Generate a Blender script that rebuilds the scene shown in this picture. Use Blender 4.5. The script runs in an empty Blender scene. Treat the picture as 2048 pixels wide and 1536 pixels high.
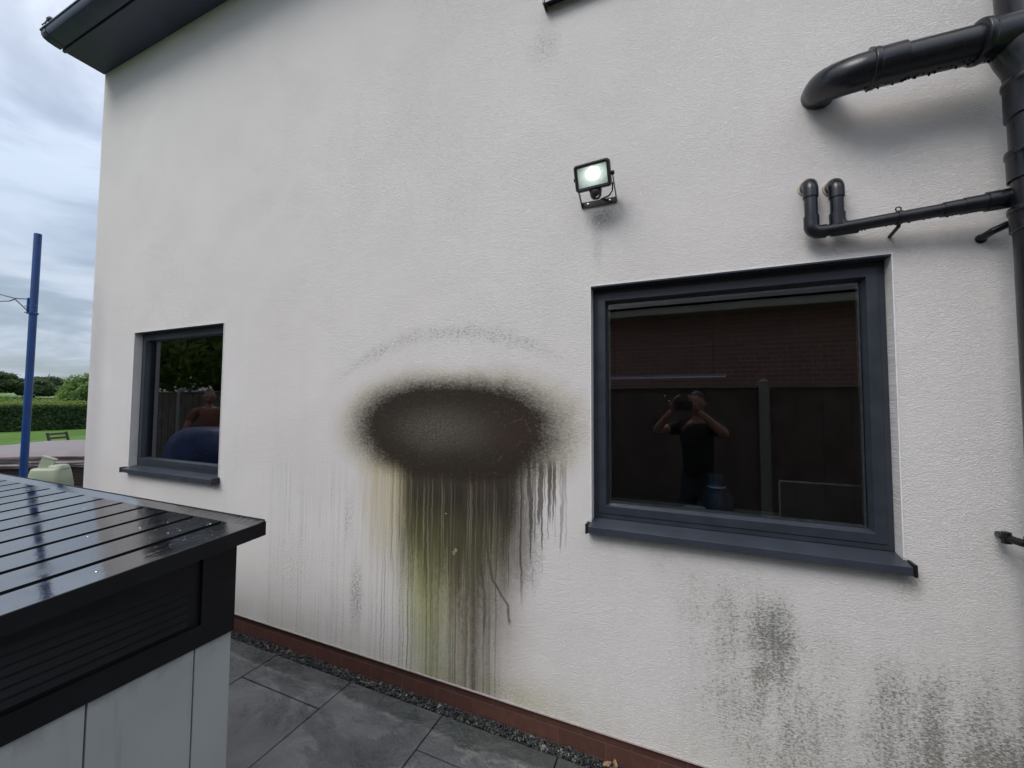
import bpy, bmesh, math, random
from mathutils import Vector, Matrix, noise as mnoise
R = math.radians
random.seed(7)
SC = bpy.context.scene
COL = SC.collection

# ------------------------------------------------------------------ camera
CAMLOC = Vector((0, -1.87, 1.6))
YAW, PITCH, ROLL, FPX = R(23.048), R(2.648), R(0.293), 800.57
fw = Vector((-math.sin(YAW)*math.cos(PITCH), math.cos(YAW)*math.cos(PITCH), math.sin(PITCH)))
r0 = Vector((math.cos(YAW), math.sin(YAW), 0)); u0 = r0.cross(fw)
rt = math.cos(ROLL)*r0 + math.sin(ROLL)*u0
up = -math.sin(ROLL)*r0 + math.cos(ROLL)*u0
cam = bpy.data.cameras.new('camera'); cam.sensor_width = 36; cam.lens = FPX/2048*36
cam.clip_start = 0.01; cam.clip_end = 3000
camo = bpy.data.objects.new('camera', cam); COL.objects.link(camo)
M = Matrix((rt, up, -fw)).transposed().to_4x4(); M.translation = CAMLOC
camo.matrix_world = M
SC.camera = camo
SC.view_settings.view_transform = 'Standard'; SC.view_settings.look = 'None'
SC.view_settings.gamma = 1; SC.view_settings.exposure = 0.0
try: SC.view_settings.use_curve_mapping = False
except Exception: pass

# ------------------------------------------------------------------ node helper
class V:
    """wraps a float socket so that stains can be written as formulas"""
    def __init__(s, nt, sock): s.nt, s.s = nt, sock
    def _m(s, op, *a):
        n = s.nt.nodes.new('ShaderNodeMath'); n.operation = op
        for i, v in enumerate((s,)+a):
            if isinstance(v, V): s.nt.links.new(v.s, n.inputs[i])
            else: n.inputs[i].default_value = v
        return V(s.nt, n.outputs[0])
    def __add__(s, o): return s._m('ADD', o)
    __radd__ = __add__
    def __mul__(s, o): return s._m('MULTIPLY', o)
    __rmul__ = __mul__
    def __sub__(s, o): return s._m('SUBTRACT', o)
    def __rsub__(s, o): return (s*-1.0)+o
    def __truediv__(s, o): return s._m('DIVIDE', o)
    def abs(s): return s._m('ABSOLUTE')
    def pow(s, e): return s._m('POWER', e)
    def sqrt(s): return s._m('SQRT')
    def max(s, o): return s._m('MAXIMUM', o)
    def min(s, o): return s._m('MINIMUM', o)
    def ss(s, a, b, lo=0.0, hi=1.0, kind='SMOOTHSTEP'):
        n = s.nt.nodes.new('ShaderNodeMapRange'); n.interpolation_type = kind
        flip = a > b
        if flip: a, b, lo, hi = b, a, hi, lo
        s.nt.links.new(s.s, n.inputs['Value'])
        for k, v in (('From Min', a), ('From Max', b), ('To Min', lo), ('To Max', hi)): n.inputs[k].default_value = v
        return V(s.nt, n.outputs['Result'])
    def lin(s, a, b, lo=0.0, hi=1.0): return s.ss(a, b, lo, hi, 'LINEAR')

class Mat:
    def __init__(s, name, base=(.5, .5, .5), rough=.6, metal=0.0, spec=None, coat=0.0, emit=None, estr=0):
        s.m = bpy.data.materials.new(name); s.m.use_nodes = True; s.nt = s.m.node_tree
        s.b = s.nt.nodes['Principled BSDF']; s.out = s.nt.nodes['Material Output']
        s.b.inputs['Base Color'].default_value = (*base, 1); s.b.inputs['Roughness'].default_value = rough
        s.b.inputs['Metallic'].default_value = metal; s.b.inputs['Coat Weight'].default_value = coat
        s.b.inputs['Coat Roughness'].default_value = .05
        if spec is not None: s.b.inputs['Specular IOR Level'].default_value = spec
        if emit: s.b.inputs['Emission Color'].default_value = (*emit, 1); s.b.inputs['Emission Strength'].default_value = estr
        s._tc = None
    def node(s, t): return s.nt.nodes.new(t)
    def link(s, a, b): s.nt.links.new(a.s if isinstance(a, V) else a, b)
    def obj(s):
        if not s._tc: s._tc = s.node('ShaderNodeTexCoord')
        return s._tc.outputs['Object']
    def xyz(s):
        n = s.node('ShaderNodeSeparateXYZ'); s.link(s.obj(), n.inputs[0])
        return [V(s.nt, o) for o in n.outputs]
    def vec(s, x, y, z):
        n = s.node('ShaderNodeCombineXYZ')
        for i, v in enumerate((x, y, z)):
            if isinstance(v, V): s.link(v, n.inputs[i])
            else: n.inputs[i].default_value = v
        return n.outputs[0]
    def noise(s, scale, detail=3, rough=.5, dist=0, vec=None):
        n = s.node('ShaderNodeTexNoise'); s.link(vec or s.obj(), n.inputs['Vector'])
        n.inputs['Scale'].default_value = scale; n.inputs['Detail'].default_value = detail
        n.inputs['Roughness'].default_value = rough; n.inputs['Distortion'].default_value = dist
        return V(s.nt, n.outputs['Fac'])
    def vor1(s, w, rnd=1.0):
        n = s.node('ShaderNodeTexVoronoi'); n.voronoi_dimensions = '1D'; s.link(w, n.inputs['W'])
        n.inputs['Scale'].default_value = 1; n.inputs['Randomness'].default_value = rnd
        c = s.node('ShaderNodeSeparateColor'); s.link(n.outputs['Color'], c.inputs[0])
        return V(s.nt, n.outputs['Distance']), V(s.nt, c.outputs[0]), V(s.nt, c.outputs[1])
    def vor(s, scale, vec=None, feature='F1'):
        n = s.node('ShaderNodeTexVoronoi'); n.feature = feature; s.link(vec or s.obj(), n.inputs['Vector'])
        n.inputs['Scale'].default_value = scale
        c = s.node('ShaderNodeSeparateColor')
        if feature != 'DISTANCE_TO_EDGE': s.link(n.outputs['Color'], c.inputs[0])
        return V(s.nt, n.outputs['Distance']), V(s.nt, c.outputs[0])
    def mix(s, f, a, b):
        n = s.node('ShaderNodeMix'); n.data_type = 'RGBA'; n.clamp_factor = True
        if isinstance(f, V): s.link(f, n.inputs[0])
        else: n.inputs[0].default_value = f
        for i, v in ((6, a), (7, b)):
            if isinstance(v, tuple): n.inputs[i].default_value = (*v, 1)
            else: s.link(v, n.inputs[i])
        return n.outputs[2]
    def ramp(s, f, stops):
        n = s.node('ShaderNodeValToRGB'); s.link(f, n.inputs[0]); e = n.color_ramp.elements
        while len(e) < len(stops): e.new(.5)
        for el, (p, c) in zip(e, stops): el.position = p; el.color = (*c, 1)
        return n.outputs[0]
    def color(s, c): s.link(c, s.b.inputs['Base Color'])
    def rough(s, v): s.link(v, s.b.inputs['Roughness'])
    def bump(s, h, strength=.5, dist=.01, normal=None):
        n = s.node('ShaderNodeBump'); s.link(h, n.inputs['Height'])
        n.inputs['Strength'].default_value = strength; n.inputs['Distance'].default_value = dist
        if normal: s.link(normal, n.inputs['Normal'])
        s.link(n.outputs[0], s.b.inputs['Normal']); return n.outputs[0]

# ------------------------------------------------------------------ sky and sun
SUN_EL, SUN_AZ = R(47), R(205)   # high, in front of the wall, behind the camera
w = bpy.data.worlds.new('World'); SC.world = w; w.use_nodes = True
nt = w.node_tree; bg = nt.nodes['Background']
sky = nt.nodes.new('ShaderNodeTexSky'); sky.sky_type = 'NISHITA'; sky.sun_disc = False
sky.sun_elevation = SUN_EL; sky.sun_rotation = SUN_AZ; sky.air_density = 1; sky.dust_density = 1.5
wm = Mat.__new__(Mat); wm.nt = nt; wm._tc = None
tc = nt.nodes.new('ShaderNodeTexCoord'); sp = nt.nodes.new('ShaderNodeSeparateXYZ')
nt.links.new(tc.outputs['Generated'], sp.inputs[0])
dx, dy, dz = [V(nt, o) for o in sp.outputs]
den = dz.max(0.0)+.22
cv = wm.vec(dx/den*1.25+2.45, dy/den*1.25+.8, dz*.8)
def wn(scale, detail, dist, v):
    n = nt.nodes.new('ShaderNodeTexNoise'); nt.links.new(v, n.inputs['Vector'])
    n.inputs['Scale'].default_value = scale; n.inputs['Detail'].default_value = detail; n.inputs['Distortion'].default_value = dist
    n.inputs['Roughness'].default_value = .55
    return V(nt, n.outputs['Fac'])
n1 = wn(1.1, 6, .6, cv); n2 = wn(.55, 5, .4, cv); n3 = wn(4.0, 5, .5, cv)
cloudiness = (n1*.7+n2*.3).ss(.42, .55)
shade = (n2*.35+n1*.40+n3*.25).ss(.40, .58)
thin = dz.ss(.0, .55)
grey_low = (5.1, 6.1, 7.4); grey_hi = (8.4, 9.9, 12.6); white_low = (6.8, 7.8, 9.1); white_hi = (8.6, 10.1, 12.4)
cloud = wm.mix(shade, wm.mix(thin, grey_low, grey_hi), wm.mix(thin, white_low, white_hi))
zen = dz.ss(.34, .80)
cloud = wm.mix(zen, cloud, (17.5, 18.0, 19.2))
blue = wm.mix(.55, sky.outputs[0], cloud)
nt.links.new(wm.mix(cloudiness, blue, cloud), bg.inputs[0])
bg.inputs[1].default_value = 0.085
sl = bpy.data.lights.new('sun', 'SUN'); sl.energy = 1.65; sl.angle = R(26); sl.color = (1, .965, .92)
so = bpy.data.objects.new('sun', sl); COL.objects.link(so)
sd = Vector((math.sin(SUN_AZ)*math.cos(SUN_EL), math.cos(SUN_AZ)*math.cos(SUN_EL), math.sin(SUN_EL)))
so.rotation_euler = (-sd).to_track_quat('-Z', 'Y').to_euler(); so.location = (0, -6, 12)

# ------------------------------------------------------------------ mesh helpers
class MB:
    def __init__(s): s.v = []; s.f = []; s.mi = []
    def add(s, vs, fs, mi=0):
        o = len(s.v); s.v += [tuple(v) for v in vs]; s.f += [tuple(i+o for i in f) for f in fs]; s.mi += [mi]*len(fs)
    def box(s, a, b, mi=0, bev=0.0, mat=None):
        if bev > 0:
            bm = bmesh.new(); bmesh.ops.create_cube(bm, size=1)
            for v in bm.verts:
                v.co = Vector([(a[i]+b[i])/2+v.co[i]*(b[i]-a[i]) for i in range(3)])
            bmesh.ops.bevel(bm, geom=bm.edges[:], offset=bev, segments=2, profile=.6, affect='EDGES')
            s.bm(bm, mi, mat); return
        x0, y0, z0 = a; x1, y1, z1 = b
        vs = [Vector(p) for p in ((x0,y0,z0),(x1,y0,z0),(x1,y1,z0),(x0,y1,z0),(x0,y0,z1),(x1,y0,z1),(x1,y1,z1),(x0,y1,z1))]
        if mat: vs = [mat @ v for v in vs]
        s.add(vs, [(0,3,2,1),(4,5,6,7),(0,1,5,4),(1,2,6,5),(2,3,7,6),(3,0,4,7)], mi)
    def bm(s, bm, mi=0, mat=None):
        bm.verts.index_update()
        s.add([(mat @ v.co) if mat else v.co.copy() for v in bm.verts], [[v.index for v in f.verts] for f in bm.faces], mi); bm.free()
    def tube(s, pts, rad, n=16, cap=True, mi=0):
        pts = [Vector(p) for p in pts]
        if not hasattr(rad, '__len__'): rad = [rad]*len(pts)
        T = []
        for i in range(len(pts)):
            a = pts[max(i-1, 0)]; b = pts[min(i+1, len(pts)-1)]; T.append((b-a).normalized())
        nrm = T[0].orthogonal().normalized(); rings = []; o = len(s.v)
        for i, p in enumerate(pts):
            if i: nrm = (nrm - T[i]*nrm.dot(T[i])).normalized()
            bn = T[i].cross(nrm)
            rings.append([p+rad[i]*(math.cos(2*math.pi*k/n)*nrm+math.sin(2*math.pi*k/n)*bn) for k in range(n)])
        vs = [v for r in rings for v in r]; fs = []
        for i in range(len(pts)-1):
            for k in range(n):
                fs.append((i*n+k, i*n+(k+1) % n, (i+1)*n+(k+1) % n, (i+1)*n+k))
        if cap:
            fs.append(tuple(reversed(range(n)))); fs.append(tuple(range((len(pts)-1)*n, len(pts)*n)))
        s.add(vs, fs, mi)
    def lathe(s, c, prof, n=24, mi=0, axis='Z', mat=None):
        vs = []; fs = []
        for (r, z) in prof:
            for k in range(n):
                a = 2*math.pi*k/n; p = Vector((r*math.cos(a), r*math.sin(a), z))
                if mat: p = mat @ p
                vs.append(p+Vector(c))
        for i in range(len(prof)-1):
            for k in range(n): fs.append((i*n+k, i*n+(k+1) % n, (i+1)*n+(k+1) % n, (i+1)*n+k))
        fs.append(tuple(reversed(range(n)))); fs.append(tuple(range((len(prof)-1)*n, len(prof)*n)))
        s.add(vs, fs, mi)
    def extrude_x(s, prof, x0, x1, mi=0):
        """closed (y,z) profile swept along x"""
        n = len(prof)
        vs = [(x0, y, z) for y, z in prof]+[(x1, y, z) for y, z in prof]
        fs = [(i, (i+1) % n, n+(i+1) % n, n+i) for i in range(n)]+[tuple(reversed(range(n))), tuple(range(n, 2*n))]
        s.add(vs, fs, mi)
    def build(s, name, mats, parent=None, smooth=False, angle=35, loc=None, bevel=0):
        me = bpy.data.meshes.new(name); me.from_pydata(s.v, [], s.f)
        if not isinstance(mats, (list, tuple)): mats = [mats]
        for m in mats: me.materials.append(m.m if isinstance(m, Mat) else m)
        for p, i in zip(me.polygons, s.mi): p.material_index = i
        bm = bmesh.new(); bm.from_mesh(me); bmesh.ops.recalc_face_normals(bm, faces=bm.faces[:])
        if smooth:
            for f in bm.faces: f.smooth = True
            for e in bm.edges:
                if len(e.link_faces) == 2 and e.calc_face_angle(0) > R(angle): e.smooth = False
        bm.to_mesh(me); bm.free()
        o = bpy.data.objects.new(name, me); COL.objects.link(o)
        if parent: o.parent = parent
        if bevel:
            md = o.modifiers.new('bevel', 'BEVEL'); md.width = bevel; md.segments = 2; md.limit_method = 'ANGLE'
        return o
def tag(o, label=None, cat=None, group=None, kind=None):
    for k, v in (('label', label), ('category', cat), ('group', group), ('kind', kind)):
        if v: o[k] = v
    return o
def empty(name, loc=(0, 0, 0)):
    o = bpy.data.objects.new(name, None); COL.objects.link(o); o.location = loc; o.empty_display_size = .1; return o
def put(part, root):
    """parent a part that was modelled in world coordinates"""
    part.parent = root; part.matrix_parent_inverse = Matrix.Translation(root.location).inverted()
    return part
def arc(c, a0, a1, r, ax1, ax2, n=10):
    c = Vector(c); ax1 = Vector(ax1); ax2 = Vector(ax2)
    return [c+r*(math.cos(a0+(a1-a0)*i/n)*ax1+math.sin(a0+(a1-a0)*i/n)*ax2) for i in range(n+1)]

# ------------------------------------------------------------------ materials
def simple(name, base, rough=.5, var=.15, scale=20, bump=0, **k):
    m = Mat(name, base, rough, **k)
    n = m.noise(scale, 4)
    lo = tuple(c*(1-var) for c in base); hi = tuple(min(c*(1+var), 1) for c in base)
    m.color(m.mix(n.ss(.3, .7), lo, hi)); m.rough(n.lin(.2, .8, max(rough-.08, .02), rough+.08))
    if bump: m.bump(m.noise(scale*4, 3), .4, bump)
    return m
ANTH = simple('anthracite_plastic', (.028, .034, .046), .38, .10, 14)
ANTH_TRIM = simple('anthracite_metal', (.036, .043, .057), .34, .10, 9)
BLACKPL = simple('black_plastic', (.009, .009, .011), .36, .3, 30)
SKIN = simple('skin', (.34, .18, .13), .5, .12, 30)

# --- render wall with all its stains
def wall_material():
    m = Mat('render_wall', (.6, .6, .58), .92, spec=.2)
    x, y, z = m.xyz()
    grain = m.noise(150, 3, .6, 0, m.vec(x, y*0.0+x*.0, z*1.5))
    grain2 = m.noise(55, 4, .6, .8, m.vec(x, 0.0, z*1.7))
    big = m.noise(.9, 4, .5, .3, m.vec(x, 0.0, z*.8))
    vst = m.noise(1, 5, .55, 0, m.vec(x*9.0, 0.0, z*.55))
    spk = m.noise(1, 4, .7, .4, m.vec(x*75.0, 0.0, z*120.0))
    base = m.mix(big.ss(.3, .7), (.700, .668, .650), (.742, .713, .695))
    base = m.mix(vst.ss(.45, .8)*.20*z.ss(3.0, 1.2), base, (.60, .59, .58))
    # shade in the tiny pits of the finish, painted into the base colour
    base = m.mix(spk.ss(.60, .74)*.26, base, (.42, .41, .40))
    def lay(c, f, col): return m.mix(f.min(1.0), c, col)
    def ell(cx, cz, a, b, s0=1.0, s1=0.0):
        d = (((x-cx)/a).pow(2.0)+((z-cz)/b).pow(2.0)).sqrt() if False else ((((x-cx)/a).abs().pow(2.0))+(((z-cz)/b).abs().pow(2.0))).sqrt()
        return d.ss(s0, s1)
    coarse_ = m.noise(30, 4, .75, .5, m.vec(x*1.6, 0.0, z*.8))-.5
    wob = m.noise(3.2, 4, .6, 0, m.vec(x, 0.0, z))-.5
    wob2 = m.noise(14, 4, .6, 0, m.vec(x, 0.0, z))-.5
    gr = (spk-.5)*.85+(grain2-.5)*.55
    # drip coordinates: vertical lines that wander a little
    xw = x+(m.noise(1, 3, .5, 0, m.vec(x*1.5, 0.0, z*5.0))-.5)*.022+(m.noise(1, 2, .5, 0, m.vec(x*9.0, 0.0, z*26.0))-.5)*.011
    def drips(scale, off, width):
        d, a, b = m.vor1(xw*scale+off)
        return (d.ss(width, width*.25)), a, b
    # general weathering streaks
    dA, a1, a2 = drips(23.0, 3.3, .16)
    dB, b1, b2 = drips(41.0, 11.7, .22)
    dC, c1, c2 = drips(30.0, 37.1, .17)
    # ---- mildew on the lower right
    mil = ell(.325, .64, .13, .27)*.78 + ell(.18, .76, .40, .30)*.42 + ell(.50, .36, .70, .60)*.88 + ell(.98, .42, .55, .66)*.74 \
        + ell(.0, .86, .26, .22)*.22 + ell(.15, .50, .60, .55)*.28 + ell(-.12, .95, .12, .14)*.42
    run = m.noise(1, 5, .6, .2, m.vec(x*13.0, 0.0, z*1.3))
    cloud = m.noise(4.5, 6, .65, .6, m.vec(x, 0.0, z*.7))
    mil = mil*(cloud.ss(.26, .74)*.70+.42)*(run.ss(.28, .70)*.45+.60)
    green_gray = m.mix(m.noise(2.5, 3, .5, 0, m.vec(x, 0.0, z)).ss(.4, .6), (.150, .145, .130), (.165, .168, .130))
    base = lay(base, mil*.50, (.38, .38, .335))
    sp2 = m.noise(1, 4, .8, .6, m.vec(x*52.0, 0.0, z*90.0))
    base = lay(base, ((spk*.55+sp2*.45)+mil*.13-.545).ss(-.01, .11)*mil.ss(.02, .65)*.50, green_gray)
    sp3 = m.noise(1, 4, .85, .5, m.vec(x*120.0+3.0, 0.0, z*210.0))
    base = lay(base, (sp3*.6+spk*.4+mil*.16-.60).ss(.0, .07)*mil.ss(.02, .45)*.55, (.095, .092, .080))
    # pale run marks through it
    base = lay(base, dA*a1.ss(.45, .9)*.40*x.ss(-.4, 0)*z.ss(.95, .6), (.60, .61, .60))
    # ---- left faint streaks under the stain's left shoulder
    lm = x.ss(-2.75, -2.5)*x.ss(-1.40, -1.75)*z.ss(1.34, 1.02)
    base = lay(base, dA*lm*a1.ss(.25, .8)*z.ss(.9, .02, .25, .62)*(spk.ss(.42, .62)*1.0+.12)*vst.ss(.25, .6), (.30, .29, .285))
    base = lay(base, dB*lm*b1.ss(.3, .9)*.32*spk.ss(.40, .62), (.34, .33, .325))
    base = lay(base, dC*x.ss(-2.6, -2.3)*x.ss(-1.5, -1.8)*z.ss(1.30, 1.20)*z.ss(.75, 1.1)*c1.ss(.3, .7)*.55, (.70, .69, .70))
    base = lay(base, (ell(-1.79, .46, .075, .30)*1.0+ell(-1.86, .9, .06, .22)*.5+ell(-2.35, .55, .30, .36)*.30)*spk.ss(.42, .62)*.85, (.14, .135, .13))
    fv = m.noise(1, 4, .65, .1, m.vec(xw*48.0, 0.0, z*1.6))
    base = lay(base, fv.ss(.54, .70)*x.ss(-2.75, -2.35)*x.ss(-1.35, -1.7)*z.ss(1.36, 1.05)*(spk.ss(.38, .6)*.7+.3)*.50, (.36, .345, .335))
    base = lay(base, fv.ss(.44, .32)*x.ss(-2.7, -2.3)*x.ss(-1.5, -1.8)*z.ss(1.36, 1.15)*z.ss(.7, 1.1)*.40, (.80, .79, .79))
    # ---- yellowish green foot along the plinth
    foot = z.ss(.36, .13)*m.noise(1, 4, .6, 0, m.vec(x*4.0, 0.0, z*2.0)).ss(.30, .60)
    base = lay(base, foot*(ell(-.85, .15, .55, .6, 1.0, .2)*.40+.24)*(spk.ss(.3, .6)*.5+.5), (.44, .42, .24))
    base = lay(base, ell(-.85, .18, .17, .10)*spk.ss(.42, .62)*.6, (.24, .20, .08))
    # ---- below floodlight, below sills
    base = lay(base, (ell(-.335, 2.475, .11, .10)*.80+ell(-.36, 2.36, .04, .2)*.35)*(spk.ss(.35, .62)*.8+.2), (.24, .24, .22))
    base = lay(base, ell(.72, .98, .06, .10)*.6*spk.ss(.3, .6), (.20, .22, .15))
    base = lay(base, ell(-.62, 3.42, .12, .16)*.5*spk.ss(.42, .62), (.28, .28, .27))
    base = lay(base, ell(-4.0, .99, .35, .09)*.25, (.45, .44, .36))
    # ---- faint arc above
    az = (x+1.2).abs().pow(2.0)*-.40+1.985
    arcm = ((z-az)+wob2*.09+wob*.10).abs().ss(.065, .0)*x.ss(-2.15, -1.6)*x.ss(-.40, -.85)*m.noise(3.3, 3, .6, 0, m.vec(x, 0.0, z)).ss(.18, .52)
    base = lay(base, arcm*(spk*.6+grain2*.4).ss(.49, .60)*.80, (.22, .21, .205))
    base = lay(base, arcm*.16, (.50, .48, .47))
    bx = ((x+1.180+wob*.08)/.670).abs(); bz = ((z-1.450+wob*.06+wob2*.015)/.284).abs()
    d = (bx.pow(2.3)+bz.pow(2.3)).pow(1/2.3)
    base = lay(base, (d+gr*.16+wob*.20).ss(1.36, .98)*.60, (.47, .425, .31))
    # ---- dusty grey fume cloud to the right of the column
    cl = ell(-.80, .95, .27, .50, 1.0, .10)
    base = lay(base, (cl*1.15+(gr*.9+coarse_*.9+wob*.6)*cl.ss(0, .3)).ss(.15, 1.10)*.80, (.20, .18, .16))
    base = lay(base, ell(-.83, .45, .22, .5, 1.0, .1)*.42, (.40, .37, .33))
    # ---- column below the blob
    fine_v = m.noise(1, 4, .6, .1, m.vec(xw*62.0, 0.0, z*1.8))
    xl = x-(z.lin(1.2, .15, -1.60, -1.43))
    xr = x-(z.lin(1.2, .15, -.64, -.80))
    ml = (xl+gr*.05+(fine_v-.5)*.10+wob*.10).ss(-.10, .16)
    mr = (xr+gr*.12+wob*.12).ss(.03, -.20)
    top = z.ss(1.45, 1.28)
    inten = z.lin(.1, 1.05, .66, 1.15)+(vst-.5)*.55+coarse_*.5
    colx = m.ramp(x.lin(-1.62, -.72), [(0, (.56, .52, .40)), (.13, (.47, .43, .25)), (.24, (.33, .345, .115)), (.44, (.25, .255, .095)),
                                        (.58, (.185, .160, .105)), (.72, (.175, .145, .120)), (1, (.27, .25, .23))])
    colx = m.mix(spk.ss(.42, .64)*.28, colx, (.44, .42, .33))
    colx = m.mix(fine_v.ss(.50, .68)*.55, colx, (.105, .098, .062))
    colx = m.mix(fine_v.ss(.46, .30)*.40, colx, (.44, .43, .30))
    dark = (z+(vst-.5)*.45+(fine_v-.5)*.5+x.ss(-.95, -.70)*-.25).ss(.40, .98)
    colx = m.mix(dark*x.ss(-1.60, -1.40)*.93, colx, m.mix(z.ss(.90, 1.10), (.062, .056, .027), (.024, .020, .016)))
    base = lay(base, ml*mr*top*inten, colx)
    base = lay(base, x.ss(-1.78, -1.60)*x.ss(-1.42, -1.56)*top*z.ss(.55, 1.1)*.55, (.50, .445, .29))
    # light runs washed through the dark part, dark runs further down
    cm = x.ss(-1.75, -1.55)*x.ss(-.78, -.92)
    stop = z.ss(1.17, 1.10)
    ltop = (z-(a2*.10+1.15)).ss(.02, -.02)
    base = lay(base, dA*cm*(z-(a2*.16+1.16)).ss(.02, -.02)*z.ss(.45, 1.0)*a1.ss(.25, .7)*(vst.ss(.3, .6)*.6+.4)*.30, (.44, .41, .29))
    base = lay(base, dB*cm*(z-(b2*.12+1.10)).ss(.02, -.02)*z.ss(.5, 1.0)*b1.ss(.4, .8)*.22, (.42, .40, .29))
    base = lay(base, dC*cm*z.ss(1.10, .80)*(run.ss(.3, .55)*.7+.3)*c1.ss(.15, .6)*(spk.ss(.35, .6)*.75+.25)*.62, (.090, .088, .052))
    base = lay(base, dB*cm*z.ss(.95, .45)*b2.ss(.30, .8)*.50, (.12, .115, .075))
    heavy = (xw+1.005).abs().ss(.020, .006)*z.ss(.80, .55)
    base = lay(base, heavy*(spk.ss(.35, .6)*.75+.25)*.70, (.085, .075, .055))
    # ---- short dark runs hanging from the right half
    dD, d1, d2 = drips(34.0, 5.9, .20)
    base = lay(base, dD*x.ss(-1.05, -.96)*x.ss(-.50, -.60)*(z-(1.16-.30*d2*d2)).ss(-.05, .02)*z.ss(1.34, 1.26)*d1.ss(.1, .5)*(spk.ss(.3, .55)*.4+.6)*.62, (.090, .075, .062))
    fr_ = m.noise(1, 4, .6, .1, m.vec(xw*40.0+7.0, 0.0, z*1.1))
    hang = x.ss(-1.62, -1.50)*x.ss(-.46, -.60)*z.ss(1.36, 1.26)
    base = lay(base, hang*(fr_.ss(.40, .66)*1.2+(z-1.33)*1.15+gr*.12+x.ss(-.6, -1.3)*.10).ss(.28, .62)*.80, (.058, .045, .034))
    base = lay(base, dA*hang*x.ss(-1.0, -.9)*(z-(1.10-.22*a2)).ss(-.04, .02)*a1.ss(.1, .5)*.60, (.085, .070, .056))
    tan_ = x.ss(-1.86, -1.66)*x.ss(-1.40, -1.55)*z.ss(1.30, 1.20)*z.ss(.55, 1.0)
    base = lay(base, tan_*(fr_.ss(.40, .60)*.45+.15), (.50, .43, .28))
    base = lay(base, tan_*dC*.5, (.68, .63, .48))
    # ---- the sooty blob itself
    coarse = m.noise(44, 4, .75, .5, m.vec(x, 0.0, z*1.5))-.5
    dg = d+gr*.26+coarse*.22+wob2*.10
    bcol = m.ramp(d.lin(0, 1.2), [(0, (.078, .069, .056)), (.26, (.060, .051, .040)), (.46, (.038, .030, .023)), (.75, (.030, .022, .016)), (1, (.085, .060, .042))])
    bcol = m.mix(ell(-.78, 1.45, .26, .22)*.55*wob.ss(-.25, .15), bcol, (.058, .032, .028))
    bcol = m.mix((spk.ss(.42, .66))*ell(-1.27, 1.45, .42, .16)*.55, bcol, (.20, .19, .165))
    bcol = m.mix((coarse*2.2+spk-.5).ss(.05, .75)*.50, bcol, (.155, .138, .112))
    bcol = m.mix((coarse*-2.2+.0).ss(.10, .70)*.75, bcol, (.014, .012, .010))
    base = lay(base, dg.ss(1.17, .74), bcol)
    # ---- the long wandering run
    px = (z.lin(1.07, .846, 0, .022)+z.lin(.846, .70, 0, .029)+z.lin(.70, .594, 0, .084)+z.lin(.594, .52, 0, .009)) + (-.949)
    lr = ((x-px)+wob2*.030).abs().ss(.011, .004)*z.ss(.49, .52)*z.ss(1.2, 1.1)*(spk.ss(.3, .55)*.5+.5)
    base = lay(base, lr*.80, (.070, .060, .048))
    px2 = (z.lin(1.05, .80, 0, .020)+z.lin(.80, .62, 0, .035)) + (-.995)
    base = lay(base, ((x-px2)+wob2*.030).abs().ss(.010, .003)*z.ss(.40, .46)*z.ss(1.2, 1.1)*(spk.ss(.3, .55)*.5+.5)*.70, (.075, .065, .05))
    # ---- scratches and snail trails left pale
    def seg(x0, z0, x1, z1, w):
        L2 = (x1-x0)**2+(z1-z0)**2
        t = ((x-x0)*((x1-x0)/L2)+(z-z0)*((z1-z0)/L2)).max(0.0).min(1.0)
        ex = x-x0-t*(x1-x0)+wob2*.07; ez = z-z0-t*(z1-z0)+wob2*.05
        return ((ex*ex+ez*ez).sqrt()).ss(w, w*.4)
    sc = seg(-1.205, .955, -1.18, 1.0, .005)
    for s_ in ((-1.19, .935, -1.205, .955), (-1.045, 1.60, -1.05, 1.57), (-.80, 1.50, -.73, 1.52), (-.73, 1.52, -.69, 1.45), (-.90, 1.55, -.84, 1.55),
               (-.84, 1.55, -.83, 1.47), (-.78, 1.40, -.70, 1.41), (-.70, 1.41, -.66, 1.34), (-.85, 1.33, -.87, 1.30), (-1.135, .80, -1.12, .815), (-.90, 1.245, -.87, 1.235)):
        sc = sc.max(seg(*s_, .0036))
    base = lay(base, sc*.17*grain2.ss(.35, .6), (.42, .39, .33))
    base = lay(base, seg(-1.205, .955, -1.18, 1.0, .006)*.8+seg(-1.13, .80, -1.12, .815, .014)*spk.ss(.4, .55)*.6, (.62, .58, .44))
    # ---- loose specks anywhere
    vd, vc = m.vor(7.5, m.vec(x*1.3, 0.0, z))
    base = lay(base, (vd-(vc-.62)*.055).ss(.006, -.004)*.8*(m.noise(1.4, 2, .5).ss(.42, .58)*.8+.2), (.10, .10, .09))
    vd, vc = m.vor(22, m.vec(x*1.3, 0.0, z))
    base = lay(base, (vd-(vc-.70)*.11).ss(.012, -.006)*.75*(z.ss(1.05, .7)*x.ss(-.3, .1)), (.09, .09, .08))
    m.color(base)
    g1 = m.noise(92, 3, .55, 1.6, m.vec(x, 0.0, z*2.0))
    g2 = m.noise(230, 2, .5, 0)
    h = g1.ss(.34, .62)*1.0+g2*.35
    trow = m.noise(2.2, 4, .55, 1.2, m.vec(x*.8, 0.0, z))
    m.bump(h*(trow.ss(.25, .7)*.5+.7)+trow*.15, .55, .0036)
    return m
WALL = wall_material()

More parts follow.
